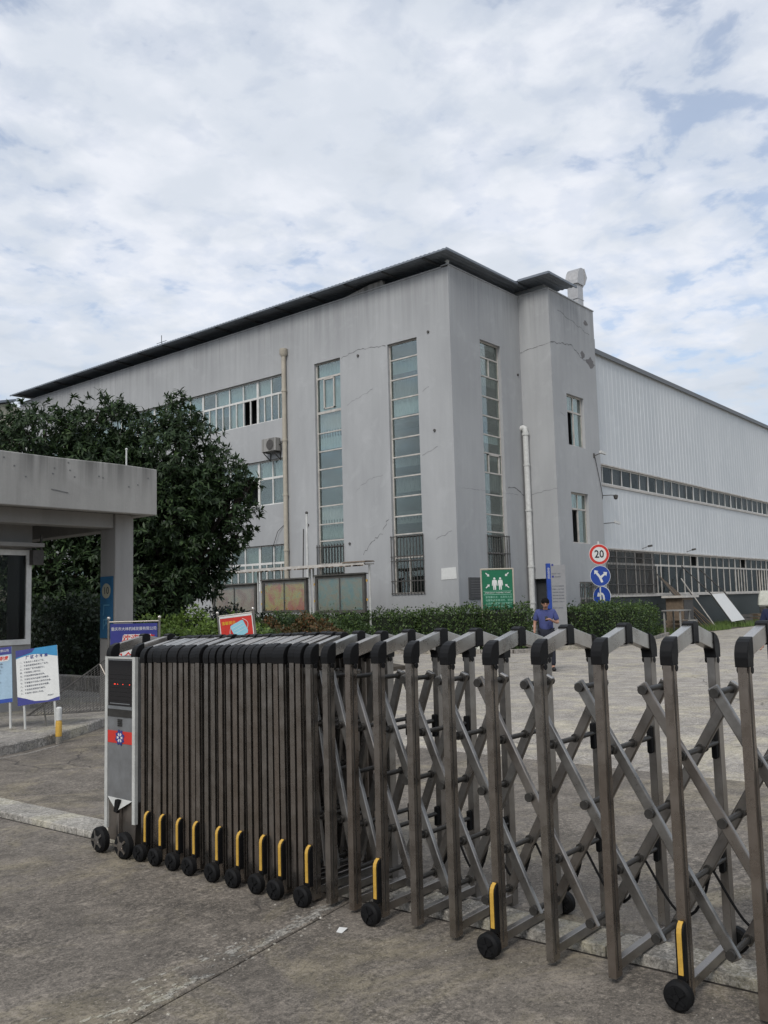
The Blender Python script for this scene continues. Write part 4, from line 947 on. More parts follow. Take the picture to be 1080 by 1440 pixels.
W1 = .56
MB().box(-W1/2, W1/2, -.008, .008, Z0, Z0+H2).build('panel', M['paleblue'], pb1)
MB().box(-W1/2, W1/2, -.010, -.0083, Z0+H2-.10, Z0+H2).build('header', M['navy'], pb1); MB().box(-W1/2, W1/2, -.010, -.0083, Z0, Z0+.05).build('footer', M['blue'], pb1)
MB().prism([(-.24, Z0+H2-.19), (.23, Z0+H2-.19), (.25, Z0+H2-.17), (.25, Z0+H2-.115), (-.24, Z0+H2-.115)], 'y', -.0105, -.0083).build('title_field', M['signwhite'], pb1)
text('重庆市大林机械发展有限公司', .038, M['signwhite'], pb1, (0, -.0115, Z0+H2-.05)); text('门卫工作职责', .058, M['red'], pb1, (.06, -.012, Z0+H2-.153), shear=.2, bold=.0015)
rows = ['一、认真执行门卫制度，遵守劳动纪律。', '二、外来人员必须登记后方可进入厂区。', '三、出入车辆须停车检查并做好登记。', '四、严禁易燃易爆物品进入厂区大门。', '五、值班时间不得擅自离岗睡岗。', '六、做好防火防盗工作并及时汇报。', '七、保持门卫室及周边环境整洁卫生。', '八、夜间加强巡逻并做好巡查记录。', '九、爱护公物，节约用水用电。', '十、完成领导交办的其他工作任务。', '十一、交接班时做好值班交接记录。']
for k, s_ in enumerate(rows): text(s_, .024, M['textgrey'], pb1, (-W1/2+.03, -.0095, Z0+H2-.225-.040*k), align='LEFT')
m = MB()
for s in (-1, 1): m.tube([(s*.24, .014, 0), (s*.24, .014, Z0+H2-.02)], .016, 8)
m.build_each('leg', M['whitepaint'], pb1, smooth=True); MB().tube([(0, .02, Z0+H2-.1), (0, .26, .02)], .012, 6).build('prop', M['postgrey'], pb1)
bo = thing_at('short_bollard', 'short post in white over yellow with a dark foot beside the white rules board', 'bollard', (6.12, 10.50, .0))
MB().lathe([(.036, 0), (.036, .09)], n=14).build('foot', M['kerb'], bo); MB().lathe([(.040, .09), (.040, .26), (.032, .29)], n=14).build('lower_sleeve', M['yellow'], bo, smooth=True); MB().lathe([(.036, .29), (.038, .44), (.02, .455)], n=14).build('upper_sleeve', M['white'], bo, smooth=True)

# ---------------------------------------------------------------- road signs
rs = thing_at('road_sign', 'post with 20 speed limit disc above two blue arrow discs beside the right hedge', 'road sign', (30.5, 14.9, 0), FACE+.05)
MB().tube([(0, .05, 0), (0, .05, 3.75)], .04, 10).build('post', M['white'], rs, smooth=True)
d1 = MB().lathe([(.37, -.012), (.37, .012)], (0, 0, 3.26), 'y', 40).build('speed_disc', M['red'], rs)
MB().lathe([(.385, -.008), (.385, .010)], (0, 0, 3.26), 'y', 40).build('rim', M['signwhite'], d1); MB().lathe([(.275, -.016), (.275, -.0125)], (0, 0, 3.26), 'y', 40).build('face', M['signwhite'], d1)
text('20', .40, M['black'], d1, (0, -.018, 3.26), bold=.008, sx=.9)
d2 = MB().lathe([(.37, -.012), (.37, .012)], (0, 0, 2.46), 'y', 40).build('arrow_disc', M['blue'], rs); MB().lathe([(.385, -.008), (.385, .010)], (0, 0, 2.46), 'y', 40).build('rim', M['signwhite'], d2)
def arrow(pts, wd, head, y_, z_, name, par, rz=0):
    m = MB(); P_ = [Vector((p[0], y_, z_+p[1])) for p in pts]
    for a, b in zip(P_[:-1], P_[1:]): m.beam(a, b, .003, wd, up=(b-a).cross(Vector((0, 1, 0))))
    d = (P_[-1]-P_[-2]).normalized(); s = Vector((d.z, 0, -d.x)); e = P_[-1]
    tri = [e-d*.01+s*head, e+d*head*1.1, e-d*.01-s*head]; m.add([t-Vector((0, .0015, 0)) for t in tri]+[t+Vector((0, .0015, 0)) for t in tri], [(0, 1, 2), (5, 4, 3), (0, 3, 4, 1), (1, 4, 5, 2), (2, 5, 3, 0)]); return m.build(name, M['signwhite'], par)
arrow([(.06, -.24), (-.02, -.04), (-.15, .13)], .085, .10, -.0145, 2.46, 'arrow', d2); arrow([(-.0, -.07), (.10, .02), (.17, .07)], .075, .10, -.0190, 2.46, 'arrow', d2)
d3 = MB().lathe([(.36, -.012), (.36, .012)], (0, 0, 0), 'y', 40).build('arrow_disc', M['blue'], rs, loc=(.03, 0, 1.70), rot=(0, 0, -.85))
MB().lathe([(.375, -.008), (.375, .010)], (0, 0, 0), 'y', 40).build('rim', M['signwhite'], d3)
arrow([(.10, -.20), (.07, .05), (-.02, .12), (-.10, .07)], .075, .11, -.0145, 0, 'arrow', d3)
gs = thing_at('assembly_point_sign', 'green emergency assembly point sign with two white figures, in the hedge before the strip window', 'sign', (24.75, 15.75, 0), FACE+.05); gs.rotation_euler = (0, .0, FACE+.05)
m = MB()
for s in (-1, 1): m.tube([(s*.53, 0, 0), (s*.53, 0, 2.70)], .026, 8)
m.tube([(-.53, 0, 2.68), (.53, 0, 2.68)], .026, 8); m.build_each('stand_tube', M['cream'], gs, smooth=True)
MB().box(-.50, .50, -.012, .012, 1.36, 2.645).build('panel', M['green'], gs)
MB().box(-.47, .47, -.0145, -.0122, 1.84, 1.855).build('rule', M['greenlight'], gs); MB().box(-.47, .47, -.0145, -.0122, 1.955, 1.965).build('rule', M['greenlight'], gs)
text('EMERGENCY ASSEMBLY POINT', .062, M['signwhite'], gs, (0, -.014, 1.905))
for k, s_ in enumerate(['紧急集合点：当发生火灾', '地震等紧急情况时，请全体', '人员按疏散路线迅速撤离', '到此处集合并清点人数。']): text(s_, .080, M['greenlight'], gs, (-.41, -.014, 1.76-.105*k), align='LEFT', bold=.001)
for s in (-1, 1):
    m = MB(); c_ = s*.095
    m.lathe([(.036, -.0015), (.036, .0015)], (c_, -.0140, 2.37), 'y', 14)
    m.prism([(c_-.075, 2.30), (c_-.05, 2.325), (c_+.05, 2.325), (c_+.075, 2.30), (c_+.088, 2.14), (c_+.062, 2.14), (c_+.05, 2.24), (c_+.045, 2.0), (c_+.045, 2.005), (c_+.012, 2.0), (c_, 2.15), (c_-.012, 2.0), (c_-.045, 2.0), (c_-.05, 2.24), (c_-.062, 2.14), (c_-.088, 2.14)], 'y', -.0150, -.0122); m.build('white_figure', M['signwhite'], gs)
for sx_, sz in ((-1, 1), (1, 1), (-1, -1), (1, -1)): arrow([(sx_*.38, sz*.245), (sx_*.30, sz*.17)], .032, .052, -.014, 2.31, 'arrow', gs)
tp = thing_at('totem_sign', 'tall blue-edged pillar sign with a pale text panel behind the phone user', 'sign', (26.95, 14.75, 0), FACE-.02)
MB().box(-.36, -.22, -.05, .12, .5, 2.86).build('blue_spine', M['blue'], tp, bevel=.004); MB().box(-.218, .27, -.03, .10, .3, 2.80).build('text_panel', plain('pale_grey_board', (.25, .25, .255), .6, var=.12), tp)
text('企\n业\n文\n化', .10, M['signwhite'], tp, (-.29, -.052, 2.52), line=.95); text('■\n\n■', .09, M['navy'], tp, (-.15, -.033, 2.6), line=2.2)
for k, s_ in enumerate(['安全第一 预防', '为主 综合治理', '', '', '以人为本 诚信经营', '质量至上 客户满意', '团结拼搏 开拓创新', '精益求精 追求卓越', '保护环境 持续发展', '遵章守纪 文明生产', '', '重庆市大林机械']):
    if s_: text(s_, .048, M['textgrey'], tp, (-.19, -.032, 2.50-.105*k), align='LEFT')

# ---------------------------------------------------------------- notice board, pole
nb = thing_at('notice_board', 'weathered three-case notice board with a thin rail canopy in front of the office', 'notice board', (23, 24, 0))
def case(y0, y1, z0, z1, mat):
    y0 -= 24; y1 -= 24; m = MB(); t_ = .10
    m.box(-.06, .06, y0, y1, z0, z0+t_); m.box(-.06, .06, y0, y1, z1-t_, z1); m.box(-.06, .06, y0, y0+t_, z0+t_, z1-t_); m.box(-.06, .06, y1-t_, y1, z0+t_, z1-t_); m.box(.03, .06, y0+t_, y1-t_, z0+t_, z1-t_)
    m.prism([(-.12, z1), (.10, z1), (.10, z1+.03), (-.10, z1+.05)], 'y', y0-.05, y1+.05)
    c = m.build('display_case', M['caseframe'], nb); MB().box(.01, .028, y0+t_, y1-t_, z0+t_, z1-t_).build('poster', mat, c)
    ym = (y0+y1)/2; m = MB(); m.box(-.045, -.02, ym-.02, ym+.02, z0+t_, z1-t_); m.build('door_bar', M['caseframe'], c)
    for a, b in ((y0+t_, ym-.021), (ym+.021, y1-t_)): MB().box(-.036, -.031, a, b, z0+t_, z1-t_).build('pane', M['case_glass'], c)
case(25.45, 28.0, 1.42, 2.52, M['poster1']); case(22.75, 25.1, 1.40, 2.62, M['poster2']); case(19.95, 22.3, 1.36, 2.68, M['poster3'])
m = MB()
for y in (19.75, 22.43, 22.60, 25.20, 25.38, 28.1): m.tube([(0, y-24, 0), (0, y-24, 3.0 if y < 28 else 2.4)], .035, 8)
m.build_each('post', M['whitepaint'], nb, smooth=True)
m = MB(); m.box(-.32, .22, 19.72-24, 26.9-24, 3.0, 3.045); m.box(-.33, -.28, 19.72-24, 26.9-24, 2.97, 3.08); m.build('rail_canopy', M['frame_old'], nb)
q = random.Random(9); m = MB()
for k in range(60): y = q.uniform(19.7, 26.8)-24; m.box(-.345, -.331, y, y+q.uniform(.03, .16), 2.94, 2.985)
m.prism([(-.36, 3.08), (.2, 3.09), (.1, 3.13), (-.3, 3.12)], 'y', -4.34, -3.3); tag(m.build('rust_flake', M['wood'], nb), kind='stuff')
m = MB()
for (y, z) in ((19.86, 2.45), (19.86, 1.8), (22.35, 2.4), (22.35, 1.8), (25.14, 2.2), (25.14, 1.75)): m.box(-.05, 0, y-24-.02, y-24+.02, z-.04, z+.04)
m.build_each('hinge', M['yellow'], nb)
fp = thing_at('white_pole', 'slim white pole rising behind the notice board near the first strip window', 'pole', (24.2, 23.9, 0)); MB().tube([(0, 0, 0), (0, 0, 5.15)], .055, 10, r2=.045).build('mast', M['white'], fp, smooth=True); MB().ico((0, 0, 5.2), .06).build('cap', M['iron'], fp)
f2 = thing_at('dark_pole', 'thin dark stay rod leaning beside the slim white pole', 'pole', (24.25, 24.3, 0)); MB().tube([(0, 0, 0), (.05, -.12, 4.6)], .022, 8).build('rod', M['iron'], f2)

# ---------------------------------------------------------------- foliage
def box_pts(n, x0, x1, y0, y1, z0, z1, bump=.07):
    """points over the sides and top of a clipped hedge"""
    a = [(y1-y0)*(z1-z0)]*2+[(x1-x0)*(z1-z0)]*2+[(x1-x0)*(y1-y0)]; a = np.array(a)/sum(a); f = rng.choice(5, n, p=a); u, v = rng.random(n), rng.random(n)
    P = np.zeros((n, 3)); N = np.zeros((n, 3)); y = y0+(y1-y0)*u; x = x0+(x1-x0)*u; z = z0+(z1-z0)*v
    for k in range(5):
        i = f == k
        if k < 2: P[i] = np.stack([np.full(i.sum(), (x0, x1)[k]), y[i], z[i]], 1); N[i] = ((-1, 1)[k], 0, 0)
        elif k < 4: P[i] = np.stack([x[i], np.full(i.sum(), (y0, y1)[k-2]), z[i]], 1); N[i] = (0, (-1, 1)[k-2], 0)
        else: P[i] = np.stack([x[i], y0+(y1-y0)*v[i], np.full(i.sum(), z1)], 1); N[i] = (0, 0, 1)
    h = np.sin(P[:, 0]*2.3+P[:, 1]*1.7)*.5+np.sin(P[:, 0]*5.1-P[:, 1]*4.3+P[:, 2]*3)*.5+np.sin(P[:, 1]*9+P[:, 2]*7)*.35
    P += N*(h*bump+rng.normal(size=n)*bump*.6)[:, None]; return P, N
def hedge(loc, rz, L_, W_, H_, mat, label, n=9000, size=.075, cat='hedge', name='hedge', bump=.07):
    t = thing_at(name, label, cat, loc, rz)
    P, N = box_pts(n, -W_/2, W_/2, -L_/2, L_/2, .02, H_, bump)
    k_ = n//14; tw = rng.choice(n, k_); P2 = P[tw]+(N[tw]*.5+np.array([0, 0, .8]))*np.abs(rng.normal(size=(k_, 1)))*.11; P = np.concatenate([P, P2]); N = np.concatenate([N, N[tw]])   # stray shoots
    V, Q = small_leaves(P, N, size)
    tag(link(npmesh('foliage', V, Q, mat), 'foliage', t), kind='stuff')
    tag(MB().box(-W_/2+.09, W_/2-.09, -L_/2+.09, L_/2-.09, 0, H_-.11).build('shade_core', M['hedgecore'], t), kind='stuff'); return t  # solid inner box, coloured near-black for the shade behind the leaves
def mound(loc, rx, ry, rz_, mat, label, n=7000, size=.09, name='shrub', rot=0, cat='shrub'):
    t = thing_at(name, label, cat, loc, rot); d = unit(rng.normal(size=(n, 3))); d[:, 2] = np.abs(d[:, 2])
    lump = 1+.10*np.sin(d[:, 0]*7+loc[0])+.08*np.sin(d[:, 1]*9+d[:, 2]*5+loc[1])+rng.normal(size=n)*.035
    P = d*np.array([rx, ry, rz_])*lump[:, None]; V, Q = small_leaves(P, d, size); tag(link(npmesh('foliage', V, Q, mat), 'foliage', t), kind='stuff')
    m = MB(); m.ico((0, 0, 0), rx*.86, ry*.86, rz_*.86, 14, 10); tag(m.build('shade_core', M['hedgecore'], t), kind='stuff'); return t  # dark inner ellipsoid, the shrub's inner shade put into its colour
def bed(poly, label, mat=None):
    m = MB().prism(poly, 'z', -.05, .10); return tag(m.build('planting_bed', mat or M['earth'], ground), None, kind='structure')
# left bed along the facade and right bed round the tower
HA = math.atan2(14.45-16.376, 24.379-23.505)
bed([(21.3, 31), (22.3, 20.4), (23.3, 16.7), (23.95, 14.75), (24.5, 14.40), (25.6, 14.50), (26.6, 13.9), (27.5, 13.15), (30.7, 13.45), (36.9, 15.05), (36.9, 16.4), (25.5, 17.8), (25.5, 31)], 'x')
kb_ = MB(); kp = [(21.3, 31), (22.3, 20.4), (23.3, 16.7), (23.95, 14.75), (24.5, 14.40), (25.6, 14.50), (26.6, 13.9), (27.5, 13.15), (30.7, 13.45), (36.9, 15.05)]
for a, b in zip(kp[:-1], kp[1:]):
    n = max(1, int(math.dist(a, b)/1.0)); 
    for i in range(n):
        p = [a[0]+(b[0]-a[0])*(i+.01)/n, a[1]+(b[1]-a[1])*(i+.01)/n]; q_ = [a[0]+(b[0]-a[0])*(i+.99)/n, a[1]+(b[1]-a[1])*(i+.99)/n]
        MB().beam((p[0], p[1], .06), (q_[0], q_[1], .06), .14, .13).build('kerb_stone', M['kerb'], ground, bevel=.01)
def hedge_line(a, b, W_, H_, mat, label, dens=420, **k):
    L_ = math.dist(a, b); c = ((a[0]+b[0])/2, (a[1]+b[1])/2, .08); rz = math.atan2(b[1]-a[1], b[0]-a[0])-PI/2
    k.setdefault('bump', .11); k.setdefault('size', .082); return hedge(c, rz, L_, W_, H_, mat, label, n=int(dens*(2*L_*H_+L_*W_+2*W_*H_)), **k)
hedge_line((22.35, 24.2), (23.95, 18.3), 1.25, 1.20, M['hedge'], 'clipped green hedge below the teal poster case of the notice board')
hedge_line((24.0, 18.2), (24.55, 16.2), 1.3, 1.27, M['hedge'], 'clipped hedge at the foot of the grey building corner')
hedge_line((24.55, 16.3), (25.35, 14.95), 1.25, 1.27, M['hedge'], 'hedge around the posts of the green assembly sign')
hedge_line((27.3, 14.65), (30.6, 14.35), 1.7, 1.22, M['hedge'], 'thick dark hedge at the foot of the speed limit sign post')
hedge_line((30.8, 14.4), (35.4, 15.6), 1.5, 1.12, M['hedge'], 'clipped hedge ending beside the grass in front of the warehouse')
for k, (x, y, r_, h_, mt, lb) in enumerate([
    (11.95, 15.75, 1.45, 1.45, 'hedge_bright', 'bright green mounded shrub behind the navy welcome board'),
    (13.1, 15.5, 1.35, 1.27, 'hedge_bright', 'bright green shrub sloping down toward the red mask board'),
    (14.3, 16.1, 1.2, 1.17, 'hedge', 'mid green shrub mound around the red mask board'),
    (14.6, 20.0, 1.5, 1.66, 'hedge_dark', 'dark rounded shrub below the pale office wall, the left one'),
    (15.9, 18.6, 1.5, 1.52, 'hedge_dark', 'dark rounded shrub left of the pink poster case'),
    (17.5, 17.9, 1.2, 1.25, 'hedge', 'green shrub below the pink poster case'),
    (16.2, 15.9, .95, 1.22, 'hedge_red', 'red-tipped shrub in front of the yellow and red poster case'),
    (15.3, 16.4, .9, 1.15, 'hedge_red', 'smaller rusty red shrub right of the mask board'),
    (18.6, 17.0, 1.1, 1.20, 'hedge', 'low green shrub right of the red-tipped shrubs')]):
    mound((x, y, 0), r_, r_*.9, h_, M[mt], lb, n=8000, size=.085)['group'] = 'garden shrubs before the office'
# planter by the guardhouse
MB().box(9.92, 10.10, 13.9, 22.0, -.05, .36).build('planter_kerb', M['kerb'], ground, bevel=.02)
bed([(10.1, 13.9), (17.5, 13.9), (19.5, 17), (19.5, 22), (10.1, 22)], 'x')
hedge((10.95, 19.7, .08), 0, 5.2, 1.6, 1.72, M['hedge_dark'], 'tall dark hedge inside the raised planter beyond the guardhouse', n=14000, size=.10, bump=.12)

def tree(loc, lobes, H_trunk, label, nclust, seed, leafL=.20):
    t = thing_at('broadleaf_tree', label, 'tree', loc); q = random.Random(seed); r_ = np.random.default_rng(seed)
    m = MB(); base = Vector((0, 0, 0)); top = Vector((q.uniform(-.2, .2), q.uniform(-.2, .2), H_trunk))
    m.tube([base, (.03, .02, .3), base.lerp(top, .5)+Vector((.05, -.04, 0)), top], [.20, .155, .13, .11], 10)
    m.build('trunk', M['bark'], t, smooth=True); m = MB()
    for (c, rad) in lobes:
        c = Vector(c); s = top*q.uniform(.55, 1.0); mid_ = s.lerp(c, .5)+Vector((q.uniform(-.2, .2), q.uniform(-.2, .2), .15)); m.tube([s, mid_, c], [.065, .045, .025], 6)
        for k in range(7):
            d = Vector((q.gauss(0, 1), q.gauss(0, 1), q.gauss(.2, .8))).normalized(); e = c+Vector((d.x*rad[0], d.y*rad[1], d.z*rad[2]))*.8; m.tube([mid_.lerp(c, q.random()), c.lerp(e, .5)+Vector((0, 0, .06)), e], [.025, .015, .008], 5)
    m.build('limb', M['bark'], t)
    vol = np.array([r[0]*r[1]*r[2] for c, r in lobes])**.8; pick = r_.choice(len(lobes), nclust, p=vol/vol.sum()); C_ = np.array([c for c, r in lobes])[pick]; R_ = np.array([r for c, r in lobes])[pick]
    d = unit(r_.normal(size=(nclust, 3))); rad = (.45+.55*r_.random(nclust)**.55); d2 = d*rad[:, None]
    d2 *= (1+.13*np.sin(d[:, :1]*6+pick[:, None]*2)+.1*np.sin(d[:, 1:2]*8+d[:, 2:3]*5))
    P = C_+d2*R_; D = unit(d*np.array([1, 1, .6])+np.array([0, 0, .35])+r_.normal(size=(nclust, 3))*.35)
    nl = 11; Pl = np.repeat(P, nl, 0); Dm = np.repeat(D, nl, 0); side = unit(np.cross(Dm, r_.normal(size=Dm.shape)))
    ang = r_.uniform(.45, 1.25, len(Pl))[:, None]; Dl = unit(Dm*np.cos(ang)+side*np.sin(ang)-np.array([0, 0, .35])*np.sin(ang)); N_ = unit(Dm+np.array([0, 0, .5])+r_.normal(size=Dm.shape)*.3)
    Pl = Pl+Dm*r_.uniform(-.05, .05, len(Pl))[:, None]
    V, Q = leaves(Pl, Dl, N_, leafL*r_.uniform(.45, 1.3, len(Pl)), leafL*.30*r_.uniform(.7, 1.2, len(Pl)), .28)
    tag(link(npmesh('crown', V, Q, M['leaf']), 'crown', t), kind='stuff'); return t
# crown lobes are given along the picture's right/away directions of each tree
rt = (.638, -.770); aw = (.770, .638)
def LB(r_, a_, z, rr1, rz_): return ((rt[0]*r_+aw[0]*a_, rt[1]*r_+aw[1]*a_, z), (rr1, rr1, rz_))
tree((13.6, 17.9, .1), [LB(-.1, 0, 5.2, 1.35, 1.25), LB(.0, .1, 6.35, .55, .65), LB(-1.55, .2, 5.9, .9, 1.0), LB(-1.6, 0, 4.6, 1.2, 1.2), LB(.95, 0, 4.75, .85, .7), LB(1.15, -.1, 3.95, .85, .65), LB(.55, .2, 3.0, 1.0, .65),
      LB(-.2, -.3, 3.7, 1.35, 1.1), LB(-1.7, 0, 3.2, 1.2, 1.0), LB(.0, .4, 2.3, 1.2, .7), LB(1.7, .1, 4.6, .35, .28), LB(1.45, 0, 3.25, .4, .3), LB(-.9, .5, 2.2, 1.1, .8), LB(-.35, -.5, 2.0, .95, .75), LB(-.1, 0, 4.3, 1.3, 1.0), LB(-.9, 0, 1.5, .9, .6)], 2.4, 'dense dark broadleaf tree with a pointed top over the office ribbon windows', 5400, 21, .165)
tree((11.4, 20.0, .1), [LB(-.3, 0, 5.7, 1.3, 1.0), LB(.9, 0, 6.0, .8, .95), LB(-1.5, 0, 5.3, 1.1, .9), LB(1.1, 0, 4.8, 1.2, 1.1), LB(-2.4, 0, 4.7, 1.2, .9), LB(0, .3, 4.2, 1.6, 1.2), LB(-1.6, .2, 3.5, 1.4, 1.1), LB(1.5, .3, 3.2, 1.2, 1.0), LB(.2, 0, 2.6, 1.3, .8), LB(1.5, 0, 2.2, .9, .6), LB(-.6, 0, 1.9, 1.3, .8), LB(.6, -.2, 1.7, 1.2, .7)],
     2.6, 'wide dark broadleaf tree rising behind the guardhouse canopy', 5000, 33, .165)
# feathery cycads by the tower
def cycad(loc, label, n=16, L_=1.2, s=1):
    t = thing_at('cycad', label, 'palm', loc); MB().lathe([(.16, 0), (.2, .25), (.15, .6), (.05, .68)], n=12).build('trunk', M['bark'], t); q = random.Random(s)
    for k in range(n):
        a = 2*PI*k/n+q.uniform(-.15, .15); el = q.uniform(.5, 1.25); m = MB(); pts = []
        for i in range(9):
            u = i/8; r_ = L_*(u*math.cos(el)+.25*u*u); z = .6+L_*(u*math.sin(el)-.75*u*u*(1.2-.4*el)); pts.append(Vector((math.cos(a)*r_, math.sin(a)*r_, z)))
        m.tube(pts, .012, 4); sd_ = Vector((-math.sin(a), math.cos(a), 0))
        for i in range(1, 8):
            for w_ in (0, .5):
                p = pts[i].lerp(pts[i+1], w_); d = (pts[i+1]-pts[i]).normalized(); l_ = .26*math.sin(PI*(i+w_)/8.5)+.04
                for s_ in (-1, 1): e = p+sd_*s_*l_+d*.12-Vector((0, 0, .05)); m.add([p-d*.016, p+d*.016, e], [(0, 1, 2)])
        m.build('frond', M['hedge_dark'], t)
cycad((27.1, 16.3, .1), 'dark cycad with arching fronds beside the doorway behind the phone user', L_=1.35, s=2); cycad((29.9, 15.5, .1), 'cycad with arching fronds left of the small grilled window', L_=1.3, s=5)
# grass patch
n = 9000; P = np.stack([rng.uniform(37.2, 60, n), 0*rng.random(n), np.full(n, .02)], 1); P[:, 1] = 14.4+(P[:, 0]-37)*.035+rng.random(n)*2.3+np.sin(P[:, 0]*1.3)*.3
h_ = rng.uniform(.10, .34, n)[:, None]; dd = rng.normal(size=(n, 3))*.12; dd[:, 2] = 1; sd_ = unit(np.cross(dd, rng.normal(size=(n, 3))))*.014
V = np.stack([P-sd_, P+sd_, P+dd*h_], 1).reshape(-1, 3); tag(link(npmesh('grass_patch', V, np.arange(n*3).reshape(-1, 3), M['grass']), 'grass_patch'), 'rough grass growing at the foot of the warehouse wall', 'grass', kind='stuff')
MB().prism([(37.0, 14.4), (61, 15.2), (61, WY), (37, WY)], 'z', -.05, .016).build('grass_soil', M['earth'], ground)

# ---------------------------------------------------------------- clutter by the warehouse
dp = thing_at('white_door_panel', 'white door panel in a metal frame leaning among poles at the warehouse wall', 'door', (45.2, 15.6, .1), 0)
MB().add([(-1.0, .1, 1.55), (.9, .1, 1.60), (1.9, -.5, .25), (-.1, -.5, .20), (-1.0, .16, 1.57), (.9, .16, 1.62), (1.9, -.44, .27), (-.1, -.44, .22)], [(0,1,2,3), (7,6,5,4), (0,4,5,1), (1,5,6,2), (2,6,7,3), (3,7,4,0)]).build('panel', M['signwhite'], dp)
m = MB(); m.tube([(-2.6, .9, 3.0), (-1.05, .1, 1.6), (-.12, -.52, .15)], .032, 6); m.tube([(-.3, .9, 2.9), (.95, .1, 1.65), (2.1, -.52, .0)], .032, 6); m.build_each('frame_bar', M['iron'], dp)
po = thing_at('leaning_poles', 'bundle of weathered timber poles leaning against the warehouse left of the white door', 'poles', (42.5, 15.7, 0))
for k in range(6): a = k*.32; m = MB(); m.beam((-2.2+a, 1.1, 2.7-.12*k), (-.6+a*1.2, -.3, 0), .055, .05); m.build('pole', M['wood'] if k % 2 else M['iron'], po)
for k, (x, a, h) in enumerate(((43.6, .5, 2.5), (44.0, .2, 2.0), (47.6, -.5, 1.7))):
    q_ = thing_at('metal_rod', ('long thin rod leaning just left of the white door', 'short grey rod leaning against the white door frame', 'thin rod leaning right of the white door panel')[k], 'rod', (x, 15.5, 0)); MB().tube([(a, 0, 0), (-a, 1.25, h)], .028, 6).build('rod', M['frame_old'] if k != 1 else M['iron'], q_)
for k, (x, y, s_) in enumerate(((38.9, 15.4, .5), (39.6, 15.1, .4), (48.8, 15.7, .45), (50.4, 15.4, .4))):
    q_ = thing_at('scrap_crate', ('brown crate between the pale table and the rusty cabinet', 'low grey crate in front of the rusty cabinet', 'dark crate in the grass right of the white door', 'low crate beside the covered motorcycle')[k], 'crate', (x, y, 0), .3*k); mm = (M['wood'], M['canopy'], M['iron'], M['wood'])[k]
    MB().box(-s_, s_, -s_*.7, s_*.7, 0, .05).build('base', mm, q_)
    for z in (.08, .26, .44):
        for sg in (-1, 1): MB().box(-s_, s_, sg*s_*.7-.02, sg*s_*.7+.02, z, z+.13).build('board', mm, q_); MB().box(sg*s_-.02, sg*s_+.02, -s_*.7+.021, s_*.7-.021, z, z+.13).build('board', mm, q_)
cr = thing_at('metal_cabinet', 'grey rusty cabinet with boards on top beside the leaning poles', 'cabinet', (40.6, 15.8, 0)); MB().box(-.7, .6, -.3, .5, 0, 1.55).build('body', M['wood'], cr, bevel=.02); MB().box(-.9, 1.1, -.4, .6, 1.56, 1.66).build('top_board', M['frame_old'], cr); MB().box(-.6, .5, -.33, -.301, .1, 1.45).build('door', M['iron'], cr)
tb = thing_at('table_frame', 'pale metal table frame standing at the end of the right hedge', 'table', (37.6, 14.9, 0)); m = MB()
for s in (-1, 1):
    for r_ in (-1, 1): m.box(s*.5-.03, s*.5+.03, r_*.35-.03, r_*.35+.03, 0, 1.0)
m.build_each('leg', M['canopy'], tb); MB().box(-.6, .6, -.42, .42, 1.001, 1.05).build('top', M['canopy'], tb)
tr = thing_at('covered_motorcycle', 'parked motorcycle with a pale cover by the warehouse wall at the right edge', 'motorcycle', (52.3, 15.6, 0), .1)
for s in (-.75, .75): w_ = MB().lathe([(.22, -.05), (.30, -.05), (.33, 0), (.30, .05), (.22, .05)], (s, 0, .33), 'y', 20).build('wheel', M['rubber'], tr); MB().tube([(s, 0, .33), (s*.45, 0, .75)], .03, 6).build('fork', M['iron'], tr)
MB().prism([(-.7, .45), (.35, .40), (.55, .9), (.35, 1.0), (-.2, .85), (-.8, .95)], 'y', -.16, .16).build('body', M['iron'], tr, bevel=.04); MB().prism([(-.35, .95), (.2, .9), (.75, 1.15), (.70, 1.75), (.45, 1.85), (-.1, 1.45)], 'y', -.34, .34).build('cover', M['sack'], tr, bevel=.08)
MB().tube([(.52, -.35, 1.15), (.58, 0, 1.1), (.52, .35, 1.15)], .02, 6).build('handlebar', M['iron'], tr)
sk = thing_at('white_sack', 'crumpled white sack lying at the hedge kerb left of the phone user', 'sack', (23.45, 16.25, .02), -.9)
m = MB(); m.ico((0, 0, .13), .42, .2, .15, 16, 10); q = random.Random(4); m.v = [(x*(1+q.uniform(-.08, .08)), y*(1+q.uniform(-.1, .1)), max(0, z*(1+q.uniform(-.12, .12)))) for x, y, z in m.v]; m.build('bag', M['sack'], sk, smooth=True); MB().lathe([(.03, 0), (.05, .06), (.09, .12)], (.36, 0, .12), 'x', 8).build('neck', M['sack'], sk)

